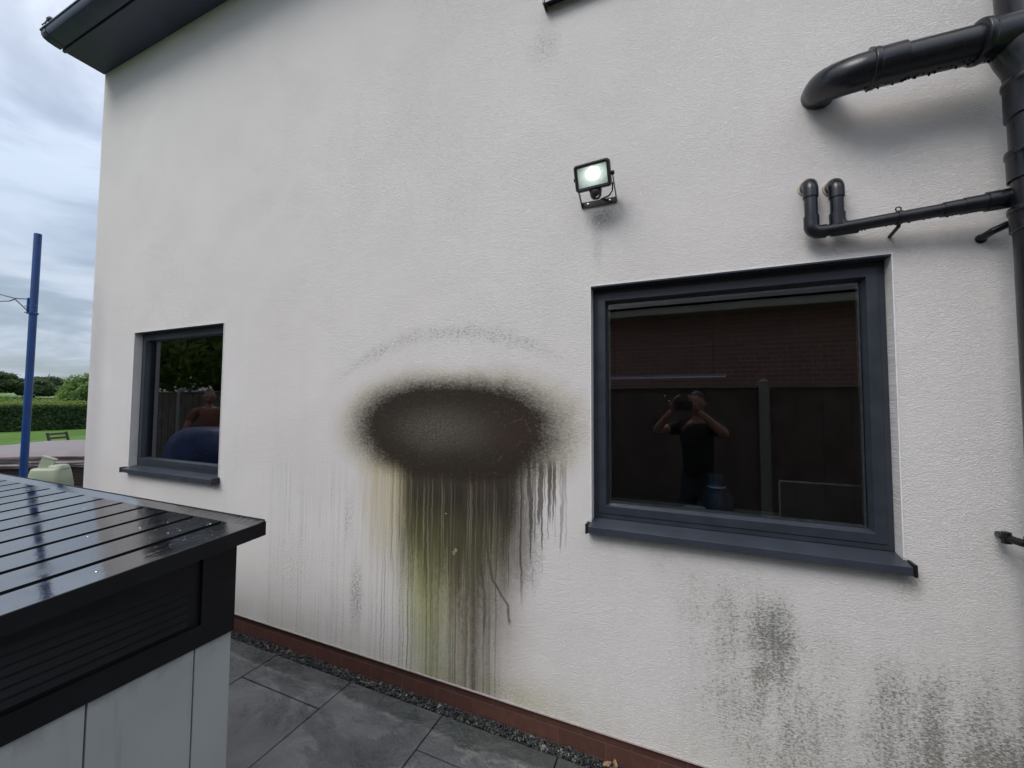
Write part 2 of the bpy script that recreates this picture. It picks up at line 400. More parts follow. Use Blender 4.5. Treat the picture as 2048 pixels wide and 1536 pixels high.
def brick_mat(name, c1, c2, mortar, sw=1.0, xy='xz'):
    m = Mat(name, c1, .85)
    x, y, z = m.xyz()
    n = m.node('ShaderNodeTexBrick'); m.link(m.vec(x, z, 0.0) if xy == 'xz' else m.vec(y, z, 0.0), n.inputs['Vector'])
    n.inputs['Color1'].default_value = (*c1, 1); n.inputs['Color2'].default_value = (*c2, 1); n.inputs['Mortar'].default_value = (*mortar, 1)
    n.inputs['Scale'].default_value = 1; n.inputs['Brick Width'].default_value = .225; n.inputs['Row Height'].default_value = .075
    n.inputs['Mortar Size'].default_value = .0055; n.inputs['Mortar Smooth'].default_value = .3; n.inputs['Bias'].default_value = 0
    nn = m.noise(30, 4); c = m.mix(nn.ss(.3, .7)*.35, n.outputs['Color'], tuple(k*.55 for k in c1))
    m.color(c); m.bump(V(m.nt, n.outputs['Fac'])*-1.0+nn*.3, .6, .004); return m
PLINTH = brick_mat('plinth_brick', (.088, .034, .025), (.110, .044, .032), (.115, .056, .043))
NBRICK = brick_mat('neighbour_brick', (.34, .17, .14), (.26, .125, .105), (.62, .56, .52))

def slate_material():
    m = Mat('slate_paving', (.07, .075, .078), .5)
    x, y, z = m.xyz()
    n1 = m.noise(2.2, 6, .6, .5); n2 = m.noise(9, 5, .65, 1.2); n3 = m.noise(60, 4, .6, .2)
    riv = m.noise(5.0, 8, .68, .6, m.vec(x*.5+y*1.1, y*.8-x*.9, z))
    c = m.mix(n1.ss(.35, .65), (.125, .132, .138), (.205, .213, .220))
    c = m.mix(n2.ss(.50, .68)*.35, c, (.22, .225, .228))
    c = m.mix(n3.ss(.55, .7)*.22, c, (.17, .17, .165))
    c = m.mix(riv.ss(.60, .70)*.25, c, (.075, .077, .080))
    dampn = m.noise(1.6, 6, .68, .8, m.vec(x, y*1.3, z+2.0))
    c = m.mix(dampn.ss(.49, .53)*.55, c, (.070, .076, .078))
    c = m.mix(m.noise(14, 5, .7, .8).ss(.55, .75)*.35, c, (.24, .245, .24))
    # damp band by the wall with a pale limescale tide line
    e = y+(m.noise(2.6, 5, .6, .6)-.5)*.20+.155
    wet = e.ss(-.012, .012)
    c = m.mix(wet*.62, c, (.050, .058, .050))
    line = (e+.012).abs().ss(.022, .002)*m.noise(5, 3).ss(.35, .6)
    c = m.mix(line*(n3.ss(.35, .6)*.6+.2)*.42, c, (.34, .34, .29))
    vd, vc = m.vor(9)
    c = m.mix((vd-(vc-.80)*.05).ss(.006, -.004)*.8, c, (.36, .36, .33))
    vd, vc = m.vor(5.2, m.vec(x*.8+y, y*1.2, z+3.0))
    c = m.mix((vd-(vc-.72)*.08).ss(.008, -.006)*.7, c, (.018, .018, .018))
    m.color(c)
    m.rough(n1.ss(.35, .65, .30, .50)+n3*.12-wet*.12-dampn.ss(.50, .56)*.14)
    m.bump(riv.ss(.3, .75)*1.2+n2*.45+n3*.15, .75, .012)
    return m
SLATE = slate_material()

# ================================================================== SETTING
GRASS = Mat('mown_grass', (.08, .16, .03), .9, spec=.2)
x, y, z = GRASS.xyz()
gs = ((x*.93+y*.36)*.9)._m('SINE').ss(-.35, .35)
g = GRASS.mix(gs, (.060, .135, .020), (.085, .170, .028))
g = GRASS.mix(GRASS.noise(1.4, 6, .7).ss(.35, .7)*.5, g, (.045, .095, .018))
g = GRASS.mix(GRASS.noise(.25, 3, .6).ss(.4, .65)*.3, g, (.14, .22, .05))
GRASS.color(g); GRASS.bump(GRASS.noise(25, 5, .7), .6, .05)
b = MB(); b.add([(-900, -900, -.045), (900, -900, -.045), (900, 900, -.045), (-900, 900, -.045)], [(0, 1, 2, 3)])
tag(b.build('lawn', GRASS), kind='structure')
FIELD = simple('far_field', (.12, .18, .06), .9, .25, .06)
b = MB(); N = 24   # gently rising ground beyond the hedge
vs = []; fs = []
for i in range(N+1):
    for j in range(N+1):
        yy = -160+i*420/N; xx = -40-j*260/N
        t = min(max((-xx-48)/90, 0), 1); t = t*t*(3-2*t)
        vs.append((xx, yy, -.25+4.3*t+.35*mnoise.noise(Vector((xx*.02, yy*.02, 0)))*t-(.6 if j == N else 0)))
for i in range(N):
    for j in range(N): fs.append((i*(N+1)+j, i*(N+1)+j+1, (i+1)*(N+1)+j+1, (i+1)*(N+1)+j))
b.add(vs, fs); tag(b.build('field', FIELD, smooth=True), kind='structure')

# --- slate patio, every slab modelled with a joint between
b = MB(); rnd = random.Random(3)
JOINT = simple('joint_grit', (.020, .020, .020), .9, .3, 60, .002)
xs = [-.54+.6125*k for k in range(-17, 8)]
fixed = {-2.3775: [-.27, -.87, -1.47], -1.765: [-.67, -1.27], -1.1525: [-.27, -1.17], -.54: [-.62, -1.2]}
for xi in range(len(xs)-1):
    x0, x1 = xs[xi], xs[xi+1]
    ys = [-.047]; cuts = None
    for k, v in fixed.items():
        if abs(k-x0) < .01: cuts = v
    yy = -.047
    if cuts: ys += cuts; yy = cuts[-1]
    while yy > -3.0:
        yy -= rnd.choice((.3, .6, .6, .9)); ys.append(yy)
    for a, c in zip(ys[:-1], ys[1:]):
        dz = rnd.uniform(-.0015, .0015); g = .0035
        b.box((x0+g, c+g, -.03), (x1-g, a-g, dz), 0, bev=.003)
b.box((xs[0], -3.6, -.04), (xs[-1], .05, -.012), 1)
tag(b.build('patio', [SLATE, JOINT]), kind='structure')
# strip of patio that carries on past the house end
b = MB()
for i in range(9):
    for j in range(6):
        x0 = -5.12-.6125*(i+1); y0 = .0+.6*j; g = .004
        if x0+.6 < -10.9: continue
        b.box((x0+g, y0+g-.04, -.03), (x0+.6125-g, y0+.6-g-.04, rnd.uniform(-.001, .001)), 0, bev=.003)
tag(b.build('side_patio', SLATE), kind='structure')

# --- gravel drain by the wall
GR = Mat('gravel_stone', (.08, .08, .08), .5)
vd, vc = GR.vor(60); GR.color(GR.ramp(vc, [(0, (.014, .015, .016)), (.6, (.038, .040, .041)), (.92, (.075, .075, .075)), (1, (.22, .21, .19))]))
b = MB(); ico = bmesh.new(); bmesh.ops.create_icosphere(ico, subdivisions=1, radius=1); ico.verts.index_update()
iv = [v.co.copy() for v in ico.verts]; jf = [[v.index for v in f.verts] for f in ico.faces]; ico.free()
for i in range(7500):
    c = Vector((rnd.uniform(-4.6, 1.3), rnd.uniform(-.043, .018), rnd.uniform(-.010, .004)))
    s = rnd.uniform(.0035, .0075); e = Matrix.Rotation(rnd.uniform(0, 6.3), 3, Vector((rnd.random(), rnd.random(), rnd.random()+.01)).normalized())
    sc = Vector((s*rnd.uniform(.8, 1.4), s, s*rnd.uniform(.5, .9)))
    b.add([c+e @ Vector((v.x*sc.x, v.y*sc.y, v.z*sc.z))*rnd.uniform(.9, 1.1) for v in iv], jf)
tag(b.build('gravel', GR), 'narrow strip of small dark gravel between the brick plinth and the slate paving', 'gravel', kind='stuff')

# ================================================================== HOUSE
HX0, HX1, HTOP, HD = -5.05, 6.0, 4.735, 7.0
BIG = (-.393, .711, 1.040, 2.150); SMALL = (-4.307, -3.110, 1.031, 2.178); UPPER = (-.60, .60, 3.625, 4.52)
house = tag(empty('rendered_house', (0.5, 3.5, 0)), 'pale rendered house wall with a big black fume stain, grey windows, gutter and brick plinth', 'house')
def wall_holes():
    b = MB(); zb = .132
    xs = sorted({HX0, HX1, *[h[i] for h in (BIG, SMALL, UPPER) for i in (0, 1)]})
    zs = sorted({zb, HTOP, *[h[i] for h in (BIG, SMALL, UPPER) for i in (2, 3)]})
    inh = lambda xc, zc: any(h[0] < xc < h[1] and h[2] < zc < h[3] for h in (BIG, SMALL, UPPER))
    T = .30
    for i in range(len(xs)-1):
        for j in range(len(zs)-1):
            if inh((xs[i]+xs[i+1])/2, (zs[j]+zs[j+1])/2): continue
            for yy in (0, T):
                b.add([(xs[i], yy, zs[j]), (xs[i+1], yy, zs[j]), (xs[i+1], yy, zs[j+1]), (xs[i], yy, zs[j+1])], [(0, 1, 2, 3) if yy == 0 else (3, 2, 1, 0)])
    for h in (BIG, SMALL, UPPER):
        x0, x1, z0, z1 = h
        p = [(x0, z0), (x1, z0), (x1, z1), (x0, z1)]
        for k in range(4):
            a, c = p[k], p[(k+1) % 4]
            b.add([(a[0], 0, a[1]), (c[0], 0, c[1]), (c[0], T, c[1]), (a[0], T, a[1])], [(0, 1, 2, 3)])
    # left end, right end, foot, top
    b.add([(HX0, 0, zb), (HX0, HD, zb), (HX0, HD, HTOP), (HX0, 0, HTOP)], [(0, 1, 2, 3)])
    b.add([(HX1, 0, zb), (HX1, HD, zb), (HX1, HD, HTOP), (HX1, 0, HTOP)], [(3, 2, 1, 0)])
    b.add([(HX0, 0, zb), (HX1, 0, zb), (HX1, T, zb), (HX0, T, zb)], [(3, 2, 1, 0)])
    b.add([(HX0, HD, zb), (HX1, HD, zb), (HX1, HD, HTOP), (HX0, HD, HTOP)], [(3, 2, 1, 0)])
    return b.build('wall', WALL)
put(wall_holes(), house)
# gable triangle and roof
TILE = simple('roof_tile', (.06, .06, .065), .7, .2, 6, .004)
b = MB(); rz = 4.90; ridge = rz+3.8*math.tan(R(33))
b.extrude_x([(-.33, rz-.02), (3.5, ridge), (HD+.33, rz-.02), (HD+.33, rz+.05), (3.5, ridge+.075), (-.33, rz+.05)], HX0-.02, HX1+.02)
for k in range(13):
    t = k/13; y0 = -.33+3.83*t; z0 = rz+.055+(ridge-rz)*t
    b.extrude_x([(y0, z0), (y0+.30, z0+.195), (y0+.30, z0+.205), (y0, z0+.022)], HX0-.03, HX1+.03)
put(b.build('roof', TILE), house)
b = MB(); b.add([(HX0+.001, 0.0, HTOP), (HX0+.001, HD, HTOP), (HX0+.001, HD, rz), (HX0+.001, 3.5, ridge), (HX0+.001, 0, rz)], [(0, 1, 2, 3, 4)])
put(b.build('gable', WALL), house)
# brick plinth set back under the render, with the drip bead
b = MB(); b.box((HX0+.02, .020, -.30), (HX1-.02, .28, .131)); put(b.build('plinth', PLINTH), house)
BEAD = simple('bead_strip', (.44, .39, .38), .5, .1, 40)
b = MB(); b.box((HX0-.001, -.0045, .1255), (HX1, .018, .1318)); put(b.build('base_bead', BEAD), house)
# soffit, fascia, gutter
EAVE = simple('eave_plastic', (.050, .058, .100), .42, .12, 5)
b = MB(); b.box((HX0-.012, -.262, 4.722), (HX1, .0-.002, 4.737)); put(b.build('soffit', EAVE), house)
b = MB(); b.box((HX0-.014, -.285, 4.712), (HX1, -.264, 4.925), bev=.003); put(b.build('fascia', EAVE), house)
gut_p = []
outer = [(-.287, 4.765)]+[(-.287-.145*(1-math.cos(t))-.002, 4.765-.0*t+(.0)) for t in ()]
prof = [(-.288, 4.81), (-.288, 4.735), (-.294, 4.727), (-.330, 4.729), (-.372, 4.736), (-.398, 4.748), (-.412, 4.768), (-.416, 4.794), (-.424, 4.799), (-.424, 4.808), (-.411, 4.808)]
inner = [(-.408, 4.796), (-.404, 4.771), (-.392, 4.754), (-.369, 4.743), (-.329, 4.736), (-.300, 4.735), (-.295, 4.742), (-.295, 4.81)]
GUT = simple('gutter_plastic', (.044, .054, .090), .34, .22, 4)
b = MB(); b.extrude_x(prof+inner, HX0-.02, HX1)
gut = put(b.build('gutter', GUT, smooth=True, angle=30), house)
b = MB(); b.extrude_x(prof, HX0-.026, HX0-.0205); b.extrude_x([(y*1.0-.003*(1 if y < -.3 else 0), zz-.004) for y, zz in prof[:-2]]+[(-.427, 4.80)], HX0+.02, HX0+.06)
e1 = b.build('end_cap', GUT); e1.parent = gut
b = MB(); lp = [(HX0+.05+.024*math.cos(t)*.9, -.418+.012*math.sin(t), 4.838+.026*math.sin(t)) for t in [k*.35 for k in range(16)]]
b.tube(lp, .0045, 6); b.tube([(HX0+.072, -.418, 4.80), (HX0+.074, -.418, 4.84), (HX0+.09, -.41, 4.872)], .005, 6)
b.lathe((HX0+.125, -.405, 4.845), [(.004, -.03), (.022, -.02), (.028, 0), (.016, .022), (.004, .03)], 10)
hk = b.build('fixing_clip', BLACKPL, smooth=True); hk.parent = gut
# moss tint on the lip is left to the gutter's own noise

# --- windows
def glass_mat():
    m = Mat('window_glass'); nt = m.nt; nt.nodes.remove(m.b)
    tr = m.node('ShaderNodeBsdfTransparent'); tr.inputs[0].default_value = (.88, .92, .93, 1)
    gl = m.node('ShaderNodeBsdfGlossy'); gl.inputs['Roughness'].default_value = .004; gl.inputs[0].default_value = (.95, .97, 1, 1)
    fr = m.node('ShaderNodeFresnel'); fr.inputs['IOR'].default_value = 1.50
    nn = m.noise(1.6, 2); bp = m.node('ShaderNodeBump'); m.link(nn, bp.inputs['Height']); bp.inputs['Strength'].default_value = .03; bp.inputs['Distance'].default_value = .01
    m.link(bp.outputs[0], gl.inputs['Normal'])
    f = (V(nt, fr.outputs[0])*1.75+.01).min(1.0)
    mx = m.node('ShaderNodeMixShader'); m.link(f, mx.inputs[0]); m.link(tr.outputs[0], mx.inputs[1]); m.link(gl.outputs[0], mx.inputs[2])
    # dried rain spots, denser near the bottom edge
    vd, vc = m.vor(55); x, y, z = m.xyz()
    df = m.node('ShaderNodeBsdfDiffuse'); df.inputs[0].default_value = (.6, .6, .6, 1)
    dens = m.noise(3.5, 3).ss(.45, .7)*.10
    sp = (vd-(vc-(1.0-dens))*1.6).ss(.02, -.01)*.5
    m2 = m.node('ShaderNodeMixShader'); m.link(sp, m2.inputs[0]); m.link(mx.outputs[0], m2.inputs[1]); m.link(df.outputs[0], m2.inputs[2])
    m.link(m2.outputs[0], m.out.inputs[0]); return m
GLASS = glass_mat()
SPACER = simple('spacer_bar', (.42, .42, .41), .45, .15, 40)
GASKET = Mat('gasket', (.012, .012, .014), .5)
def window(h, label):
    x0, x1, z0, z1 = h; F = .064; y0, y1 = .050, .125
    root = empty('window', ((x0+x1)/2, .06, z0))
    root.parent = house; root.matrix_parent_inverse = Matrix.Translation(house.location).inverted(); root['label'] = label
    def p(o):
        o.parent = root; o.matrix_parent_inverse = Matrix.Translation((Vector(root.location))).inverted(); return o
    def ring(b, a0, a1, c0, c1, w, ya, yb, sl=.0, mi=0):
        O = [(a0, c0), (a1, c0), (a1, c1), (a0, c1)]; I = [(a0+w, c0+w), (a1-w, c0+w), (a1-w, c1-w), (a0+w, c1-w)]
        I2 = [(a0+w+sl, c0+w+sl), (a1-w-sl, c0+w+sl), (a1-w-sl, c1-w-sl), (a0+w+sl, c1-w-sl)]
        vs = [(u, ya, v) for u, v in O]+[(u, ya, v) for u, v in I]+[(u, ya+(yb-ya)*.45, v) for u, v in I2]+[(u, yb, v) for u, v in I2]+[(u, yb, v) for u, v in O]
        fs = []
        for L in range(4):
            for k in range(4):
                fs.append((L*4+k, L*4+(k+1) % 4, L*4+4+(k+1) % 4, L*4+4+k))
        for k in range(4): fs.append((16+k, 16+(k+1) % 4, (k+1) % 4, k))
        b.add(vs, fs, mi)
    b = MB(); e = .0015
    ring(b, x0+e, x1-e, z0+.022, z1-.004, .024, y0+.004, y1)
    ring(b, x0+.022, x1-.022, z0+.044, z1-.026, .036, y0, y1-.01, .007)
    p(b.build('frame', ANTH, bevel=.0012))
    b = MB(); g0 = .062
    b.box((x0+g0, .090, z0+g0+.022), (x1-g0, .095, z1-g0-.004)); p(b.build('glass', GLASS))
    b = MB(); ring(b, x0+g0+.004, x1-g0-.004, z0+g0+.026, z1-g0-.008, .007, .097, .113, mi=0); p(b.build('spacer', SPACER))
    # pressed metal sill with upstand, nose, lip and end caps
    b = MB(); so_ = .018
    b.extrude_x([(.070, z0+.032), (.070, z0+.022), (-.050, z0+.004), (-.050, z0-.026), (-.044, z0-.026), (-.044, z0-.001), (.0, z0+.0035), (.10, z0+.0035), (.10, z0+.032)][::-1], x0-so_+.010, x1+so_-.010)
    b.add([], [])
    p(b.build('sill', ANTH_TRIM, bevel=.0015))
    for xx in (x0-so_, x1+so_-.009):
        b = MB(); b.box((xx, -.054, z0-.029), (xx+.009, -.002, z0+.014), bev=.0015)
        p(b.build('sill_end', BLACKPL))
    b = MB(); b.box((x0+.001, -.003, z1-.006), (x1-.001, .050, z1-.0015)); p(b.build('head_trim', ANTH))
    b = MB(); w_ = .0035
    b.box((x0-w_, -.004, z0+.02), (x0+.001, .002, z1)); b.box((x1-.001, -.004, z0+.02), (x1+w_, .002, z1)); b.box((x0-w_, -.004, z1+.0003), (x1+w_, .002, z1+w_))
    p(b.build('edge_bead', BEADW))
    return root
BEADW = simple('white_bead', (.74, .73, .72), .5, .06, 40)
window(BIG, 'large square window with thick dark grey frame below the waste pipes')
window(SMALL, 'narrow window near the house corner')
window(UPPER, 'upper window of which only the sill corner shows')

# --- rooms behind the windows
ROOM = simple('room_plaster', (.23, .22, .21), .9, .1, 2)
FLOORM = simple('room_floor', (.10, .075, .055), .6, .2, 3)
def room(x0, x1, y1, z0, z1):
    b = MB(); y0 = .301
    v = [(x0, y0, z0), (x1, y0, z0), (x1, y1, z0), (x0, y1, z0), (x0, y0, z1), (x1, y0, z1), (x1, y1, z1), (x0, y1, z1)]
    b.add(v, [(0, 1, 2, 3)], 1); b.add(v, [(4, 7, 6, 5), (1, 5, 6, 2), (2, 6, 7, 3), (3, 7, 4, 0)], 0)
    o = b.build('room', [ROOM, FLOORM]); return put(o, house)
room(-2.2, 3.0, 4.8, .15, 2.45); room(-4.95, -2.3, 4.8, .15, 2.45); room(-2.2, 3.0, 4.8, 2.7, 4.68)
SILLW = simple('inner_sill', (.30, .30, .29), .5, .08, 10)
for h in (BIG, SMALL):
    b = MB(); b.box((h[0]-.001, .126, h[2]+.003), (h[1]+.001, .33, h[2]+.060), bev=.002); put(b.build('inner_sill', SILLW), house)

# ================================================================== PIPES
PIPE = Mat('soil_pipe_plastic', (.010, .011, .014), .3)
n = PIPE.noise(9, 5, .65); PIPE.color(PIPE.mix(n.ss(.45, .75)*.5, (.008, .009, .013), (.024, .027, .034)))
PIPE.rough(n.lin(.3, .7, .18, .42)); PIPE.bump(PIPE.noise(160, 3), .12, .001)
DIRT = simple('pipe_drips', (.02, .022, .02), .25, .3, 60)
stack = tag(empty('soil_stack', (1.012, -.14, 0)), 'black vertical soil pipe at the right edge with a fat branch curving into the wall', 'drainpipe')
SX, SY = 1.012, -.14
b = MB(); b.tube([(SX, SY, 0), (SX, SY, 5.3)], .055, 40); put(b.build('pipe', PIPE, smooth=True), stack)
def sleeve(pts, r, lip=True):
    return pts
def collar(path, r, parent, name='collar', lip=.0035, seg=36):
    """socket: slightly wider sleeve along path with a bead ring at its mouth"""
    b = MB(); p = [Vector(q) for q in path]; a, c = p[0], p[-1]; d = (p[1]-p[0]).normalized(); L = (p[1]-p[0]).length
    pts = [a, a+d*.002, a+d*.004, a+d*.016, a+d*.020, a+d*.024]; rr = [r-.002, r+lip*.8, r+lip, r+lip, r+lip*.5, r]
    pts += p[1:]; rr += [r]*(len(p)-1)
    pts.append(p[-1]+(p[-1]-p[-2]).normalized()*.002); rr.append(r-.003)
    b.tube(pts, rr, seg); o = b.build(name, PIPE, smooth=True, angle=50); put(o, parent); return o
BZ, BY = 2.760, -.155
# branch from wall: straight out, swept bend, then level into the stack
R1 = .115
path = [Vector((.508, .03, BZ))]+[Vector((.508, -.030, BZ))]+[q for q in arc((.508+R1, BY+R1, BZ), math.pi, 1.5*math.pi, R1, (1, 0, 0), (0, 1, 0), 16)]
path = [Vector((q.x, q.y, BZ+.058*(1-min(max(-q.y/-BY, 0), 1)**1.3))) for q in path]
path += [Vector((.640, BY, BZ))]
b = MB(); b.tube(path, .0575, 40); put(b.build('bend', PIPE, smooth=True), stack)
b = MB(); b.tube([(.60, BY, BZ), (1.0, SY, BZ+.004)], .0550, 40); rn = random.Random(5)
for k in range(60):   # rain drops hanging from the underside
    xx = rn.uniform(.60, .99); rr = rn.uniform(.0014, .0034)
    b.lathe((xx, BY+.012+rn.uniform(-.014, .014), BZ-.0545-(.005 if xx < .70 or xx > .88 else 0)), [(.0003, -rr*1.3), (rr*.8, -rr*.8), (rr*1.1, 0), (rr*1.2, rr*.8), (.0003, rr*1.6)], 8)
put(b.build('branch_pipe', PIPE, smooth=True), stack)
collar([(.612, BY, BZ), (.700, BY, BZ)], .0605, stack)
b = MB(); b.box((.613, BY-.010, BZ+.060), (.628, BY+.010, BZ+.075), bev=.003); put(b.build('socket_lug', PIPE), stack)
o = collar([(.880, BY, BZ), (SX, SY, BZ+.004)], .0610, stack, 'junction')
# swept crotch below and above the junction
b = MB(); b.tube([(.965, SY-.002, BZ-.01), (.985, SY, BZ-.055), (1.006, SY, BZ-.10), (SX, SY, BZ-.15)], [.054, .057, .058, .0575], 32)
put(b.build('crotch', PIPE, smooth=True), stack)
for za, zb_ in ((BZ+.10, BZ+.22), (2.62-.0, 2.50), (2.395, 2.30), (2.215, 2.14), (4.3, 4.15), (1.2, 1.05)):
    collar([(SX, SY, za), (SX, SY, zb_)], .0615, stack)
b = MB(); b.tube([(SX-.012, SY, BZ+.20), (SX-.004, SY, BZ+.10), (SX, SY, BZ-.06)], [.060, .064, .064], 36); put(b.build('junction_body', PIPE, smooth=True), stack)
# clip arm holding the stack lower down
b = MB(); b.tube([(.955, -.004, 1.175), (.948, -.05, 1.176), (.965, -.085, 1.172), (1.01, -.10, 1.166)], [.010, .012, .012, .012], 10)
b.lathe((.948, -.052, 1.176), [(.002, -.020), (.012, -.018), (.014, 0), (.012, .018), (.002, .020)], 10)
b.tube([(.93, -.050, 1.178), (.955, -.054, 1.177)], .006, 8)
put(b.build('wall_bracket', BLACKPL, smooth=True), stack)

waste = tag(empty('waste_pipes', (.46, -.05, 2.25)), 'thin black waste pipe with two upright elbows above the large window', 'waste pipe')
WY, WZ, WR = -.052, 2.250, .0210
def elbow_up(x, ztop, name):
    b = MB()
    pts = [Vector((x, .02, ztop))]+[Vector((x, -.018, ztop))]+arc((x, WY+.034, ztop-.034), .5*math.pi, math.pi, .034, (0, 1, 0), (0, 0, 1), 8)
    pts += [Vector((x, WY, ztop-.062))]
    b.tube(pts, [WR+.0035]*len(pts), 24); o = b.build(name, PIPE, smooth=True, angle=50); return put(o, waste)
elbow_up(.461, 2.448, 'wall_elbow'); elbow_up(.541, 2.432, 'wall_elbow')
b = MB(); b.tube([(.461, WY, 2.40), (.461, WY, WZ+.03)], WR, 24); put(b.build('upright', PIPE, smooth=True), waste)
b = MB(); b.tube([(.541, WY, 2.385), (.541, WY, WZ+.02)], WR, 24); put(b.build('upright', PIPE, smooth=True), waste)
b = MB(); b.tube([(.461, WY, WZ+.062)]+[(.461, WY, WZ+.03)]+arc((.461+.026, WY, WZ+.026), math.pi, 1.5*math.pi, .026, (1, 0, 0), (0, 0, 1), 8)+[(.505, WY, WZ)], WR+.0038, 24)
put(b.build('corner_elbow', PIPE, smooth=True, angle=50), waste)
def wp(x): t = (x-.49)/(SX-.03-.49); return (x, WY-.045*t, WZ+.012*t)
b = MB(); b.tube([(.49, WY, WZ), (SX-.03, WY-.045, WZ+.012)], WR, 28); rn = random.Random(9)
for k in range(40):
    xx = rn.uniform(.5, .97); q = wp(xx); rr = rn.uniform(.0012, .0030)
    b.lathe((xx, q[1]+.004+rn.uniform(-.005, .005), q[2]-WR-(.004 if xx > .82 else 0)), [(.0003, -rr*1.3), (rr, 0), (rr, rr*.8), (.0003, rr*1.3)], 7)
put(b.build('run', PIPE, smooth=True), waste)
b = MB(); b.tube([(.541, WY, WZ+.060), (.541, WY, WZ+.012)], WR+.0040, 24); b.tube([(.520, WY, WZ), (.600, WY-.003, WZ+.001)], WR+.0036, 24)
b.tube([(.541, WY, WZ+.040), (.548, WY, WZ+.012), (.568, WY, WZ+.003)], [WR+.002, WR+.004, WR+.002], 20); put(b.build('tee', PIPE, smooth=True, angle=50), waste)
def wp(x): t = (x-.49)/(SX-.03-.49); return (x, WY-.045*t, WZ+.012*t)
for xa, xb, rr in ((.820, .870, .0245), (.868, .925, .0265), (.920, .985, .031)):
    b = MB(); b.tube([wp(xa), wp(xb)], rr, 28); put(b.build('coupling', PIPE, smooth=True, angle=50), waste)
b = MB(); c = Vector(wp(.708))
b.tube([c+Vector((-.006, 0, 0)), c+Vector((.006, 0, 0))], WR+.004, 24)
b.tube([c+Vector((0, .0, -.022)), c+Vector((0, .004, -.030)), (c.x, .0, c.z-.040)], .006, 10)
b.tube(arc(c+Vector((0, 0, WR+.010)), 0, 6.283, .0075, (1, 0, 0), (0, 0, 1), 12), .0022, 6)
put(b.build('pipe_clip', BLACKPL, smooth=True), waste)
SEAL = simple('sealant', (.42, .38, .30), .7, .2, 60)
for sx_, sz_ in ((.461, 2.448), (.541, 2.432)):
    b = MB(); b.lathe((sx_, -.001, sz_), [(.0250, -.002), (.0310, 0), (.0305, .003), (.0250, .006)], 20, mat=Matrix.Rotation(R(90), 3, 'X'))
    put(b.build('sealant_ring', SEAL, smooth=True), waste)
ov = tag(empty('overflow_pipe', (.95, -.03, 2.18)), 'short thin black pipe stub slanting behind the soil pipe at the right edge', 'pipe')
b = MB(); b.tube([(.950, .01, 2.168), (.950, -.026, 2.172), (.958, -.044, 2.178), (.985, -.052, 2.190), (1.06, -.056, 2.212)], .0115, 16)
put(b.build('pipe', PIPE, smooth=True), ov)
b = MB(); b.lathe((.950, 0.001, 2.169), [(.0115, -.001), (.016, 0), (.016, .004), (.0115, .006)], 14, mat=Matrix.Rotation(R(90), 3, 'X')); put(b.build('wall_flange', BLACKPL, smooth=True), ov)

# ================================================================== FLOODLIGHT
fl = tag(empty('floodlight', (-.348, 0, 2.55)), 'small black floodlight switched on, with motion sensor, on a bracket on the pale wall', 'floodlight')
tilt = Matrix.Translation((-.354, -.125, 2.613)) @ Matrix.Rotation(R(-4), 4, 'Z') @ Matrix.Rotation(R(22), 4, 'X')
b = MB()
def rrect(wd, ht, r, n=5):
    out = []
    for cx, cz, a in ((wd/2-r, ht/2-r, 0), (-wd/2+r, ht/2-r, 90), (-wd/2+r, -ht/2+r, 180), (wd/2-r, -ht/2+r, 270)):
        for k in range(n+1):
            t = R(a+90*k/n); out.append((cx+r*math.cos(t), cz+r*math.sin(t)))
    return out
def loft(b, rings, mat, mi=0, cap0=True, cap1=True):
    n = len(rings[0][1]); vs = []; fs = []
    for yy, rg in rings: vs += [mat @ Vector((u, yy, v)) for u, v in rg]
    for i in range(len(rings)-1):
        for k in range(n): fs.append((i*n+k, i*n+(k+1) % n, (i+1)*n+(k+1) % n, (i+1)*n+k))
    if cap0: fs.append(tuple(range(n)))
    if cap1: fs.append(tuple(reversed(range((len(rings)-1)*n, len(rings)*n))))
    b.add(vs, fs, mi)
FW_, FH_ = .160, .112
loft(b, [(-.010, rrect(FW_-.030, FH_-.032, .004)), (-.022, rrect(FW_-.026, FH_-.028, .004)), (-.024, rrect(FW_-.012, FH_-.012, .010)), (-.018, rrect(FW_, FH_, .014)),
         (.006, rrect(FW_, FH_, .014)), (.012, rrect(FW_-.01, FH_-.01, .012)), (.030, rrect(FW_-.04, FH_-.04, .01))], tilt, cap0=False)
for k in range(9):
    xx = -.056+k*.014; b.box((xx-.0015, .010, -.035), (xx+.0015, .034, .035), mat=tilt)
FLB = simple('floodlight_shell', (.012, .013, .015), .42, .2, 40)
put(b.build('housing', FLB, smooth=True, angle=40), fl)
LENS = Mat('lit_lens', (.35, .42, .38), .25)
tcx, tcy, tcz = LENS.xyz()
wb = LENS.noise(38, 4, .6, 1.0)-.5
d = wb*.9+((((tcx-.004)/.030).abs().pow(2.0))+(((tcz-.008)/.024).abs().pow(2.0))).sqrt()
core = d.ss(1.25, .65); glow = d.ss(2.9, .7)
em = LENS.mix(core, LENS.mix(glow, (.16, .21, .18), (.56, .66, .60)), (1.0, 1.0, .98))
LENS.link(em, LENS.b.inputs['Emission Color']); LENS.link(core*7.0+glow*.5+LENS.noise(45, 4, .7, .6).ss(.35, .65)*.25+.65, LENS.b.inputs['Emission Strength'])
b = MB(); b.box((-.0655, -.0015, -.0405), (.0655, .0015, .0405), bev=.001)
o = b.build('lens', LENS); put(o, fl); o.matrix_parent_inverse = Matrix.Identity(4)
o.parent = fl; o.matrix_local = Matrix.Translation(-fl.location) @ tilt @ Matrix.Translation((0, -.0125, 0))
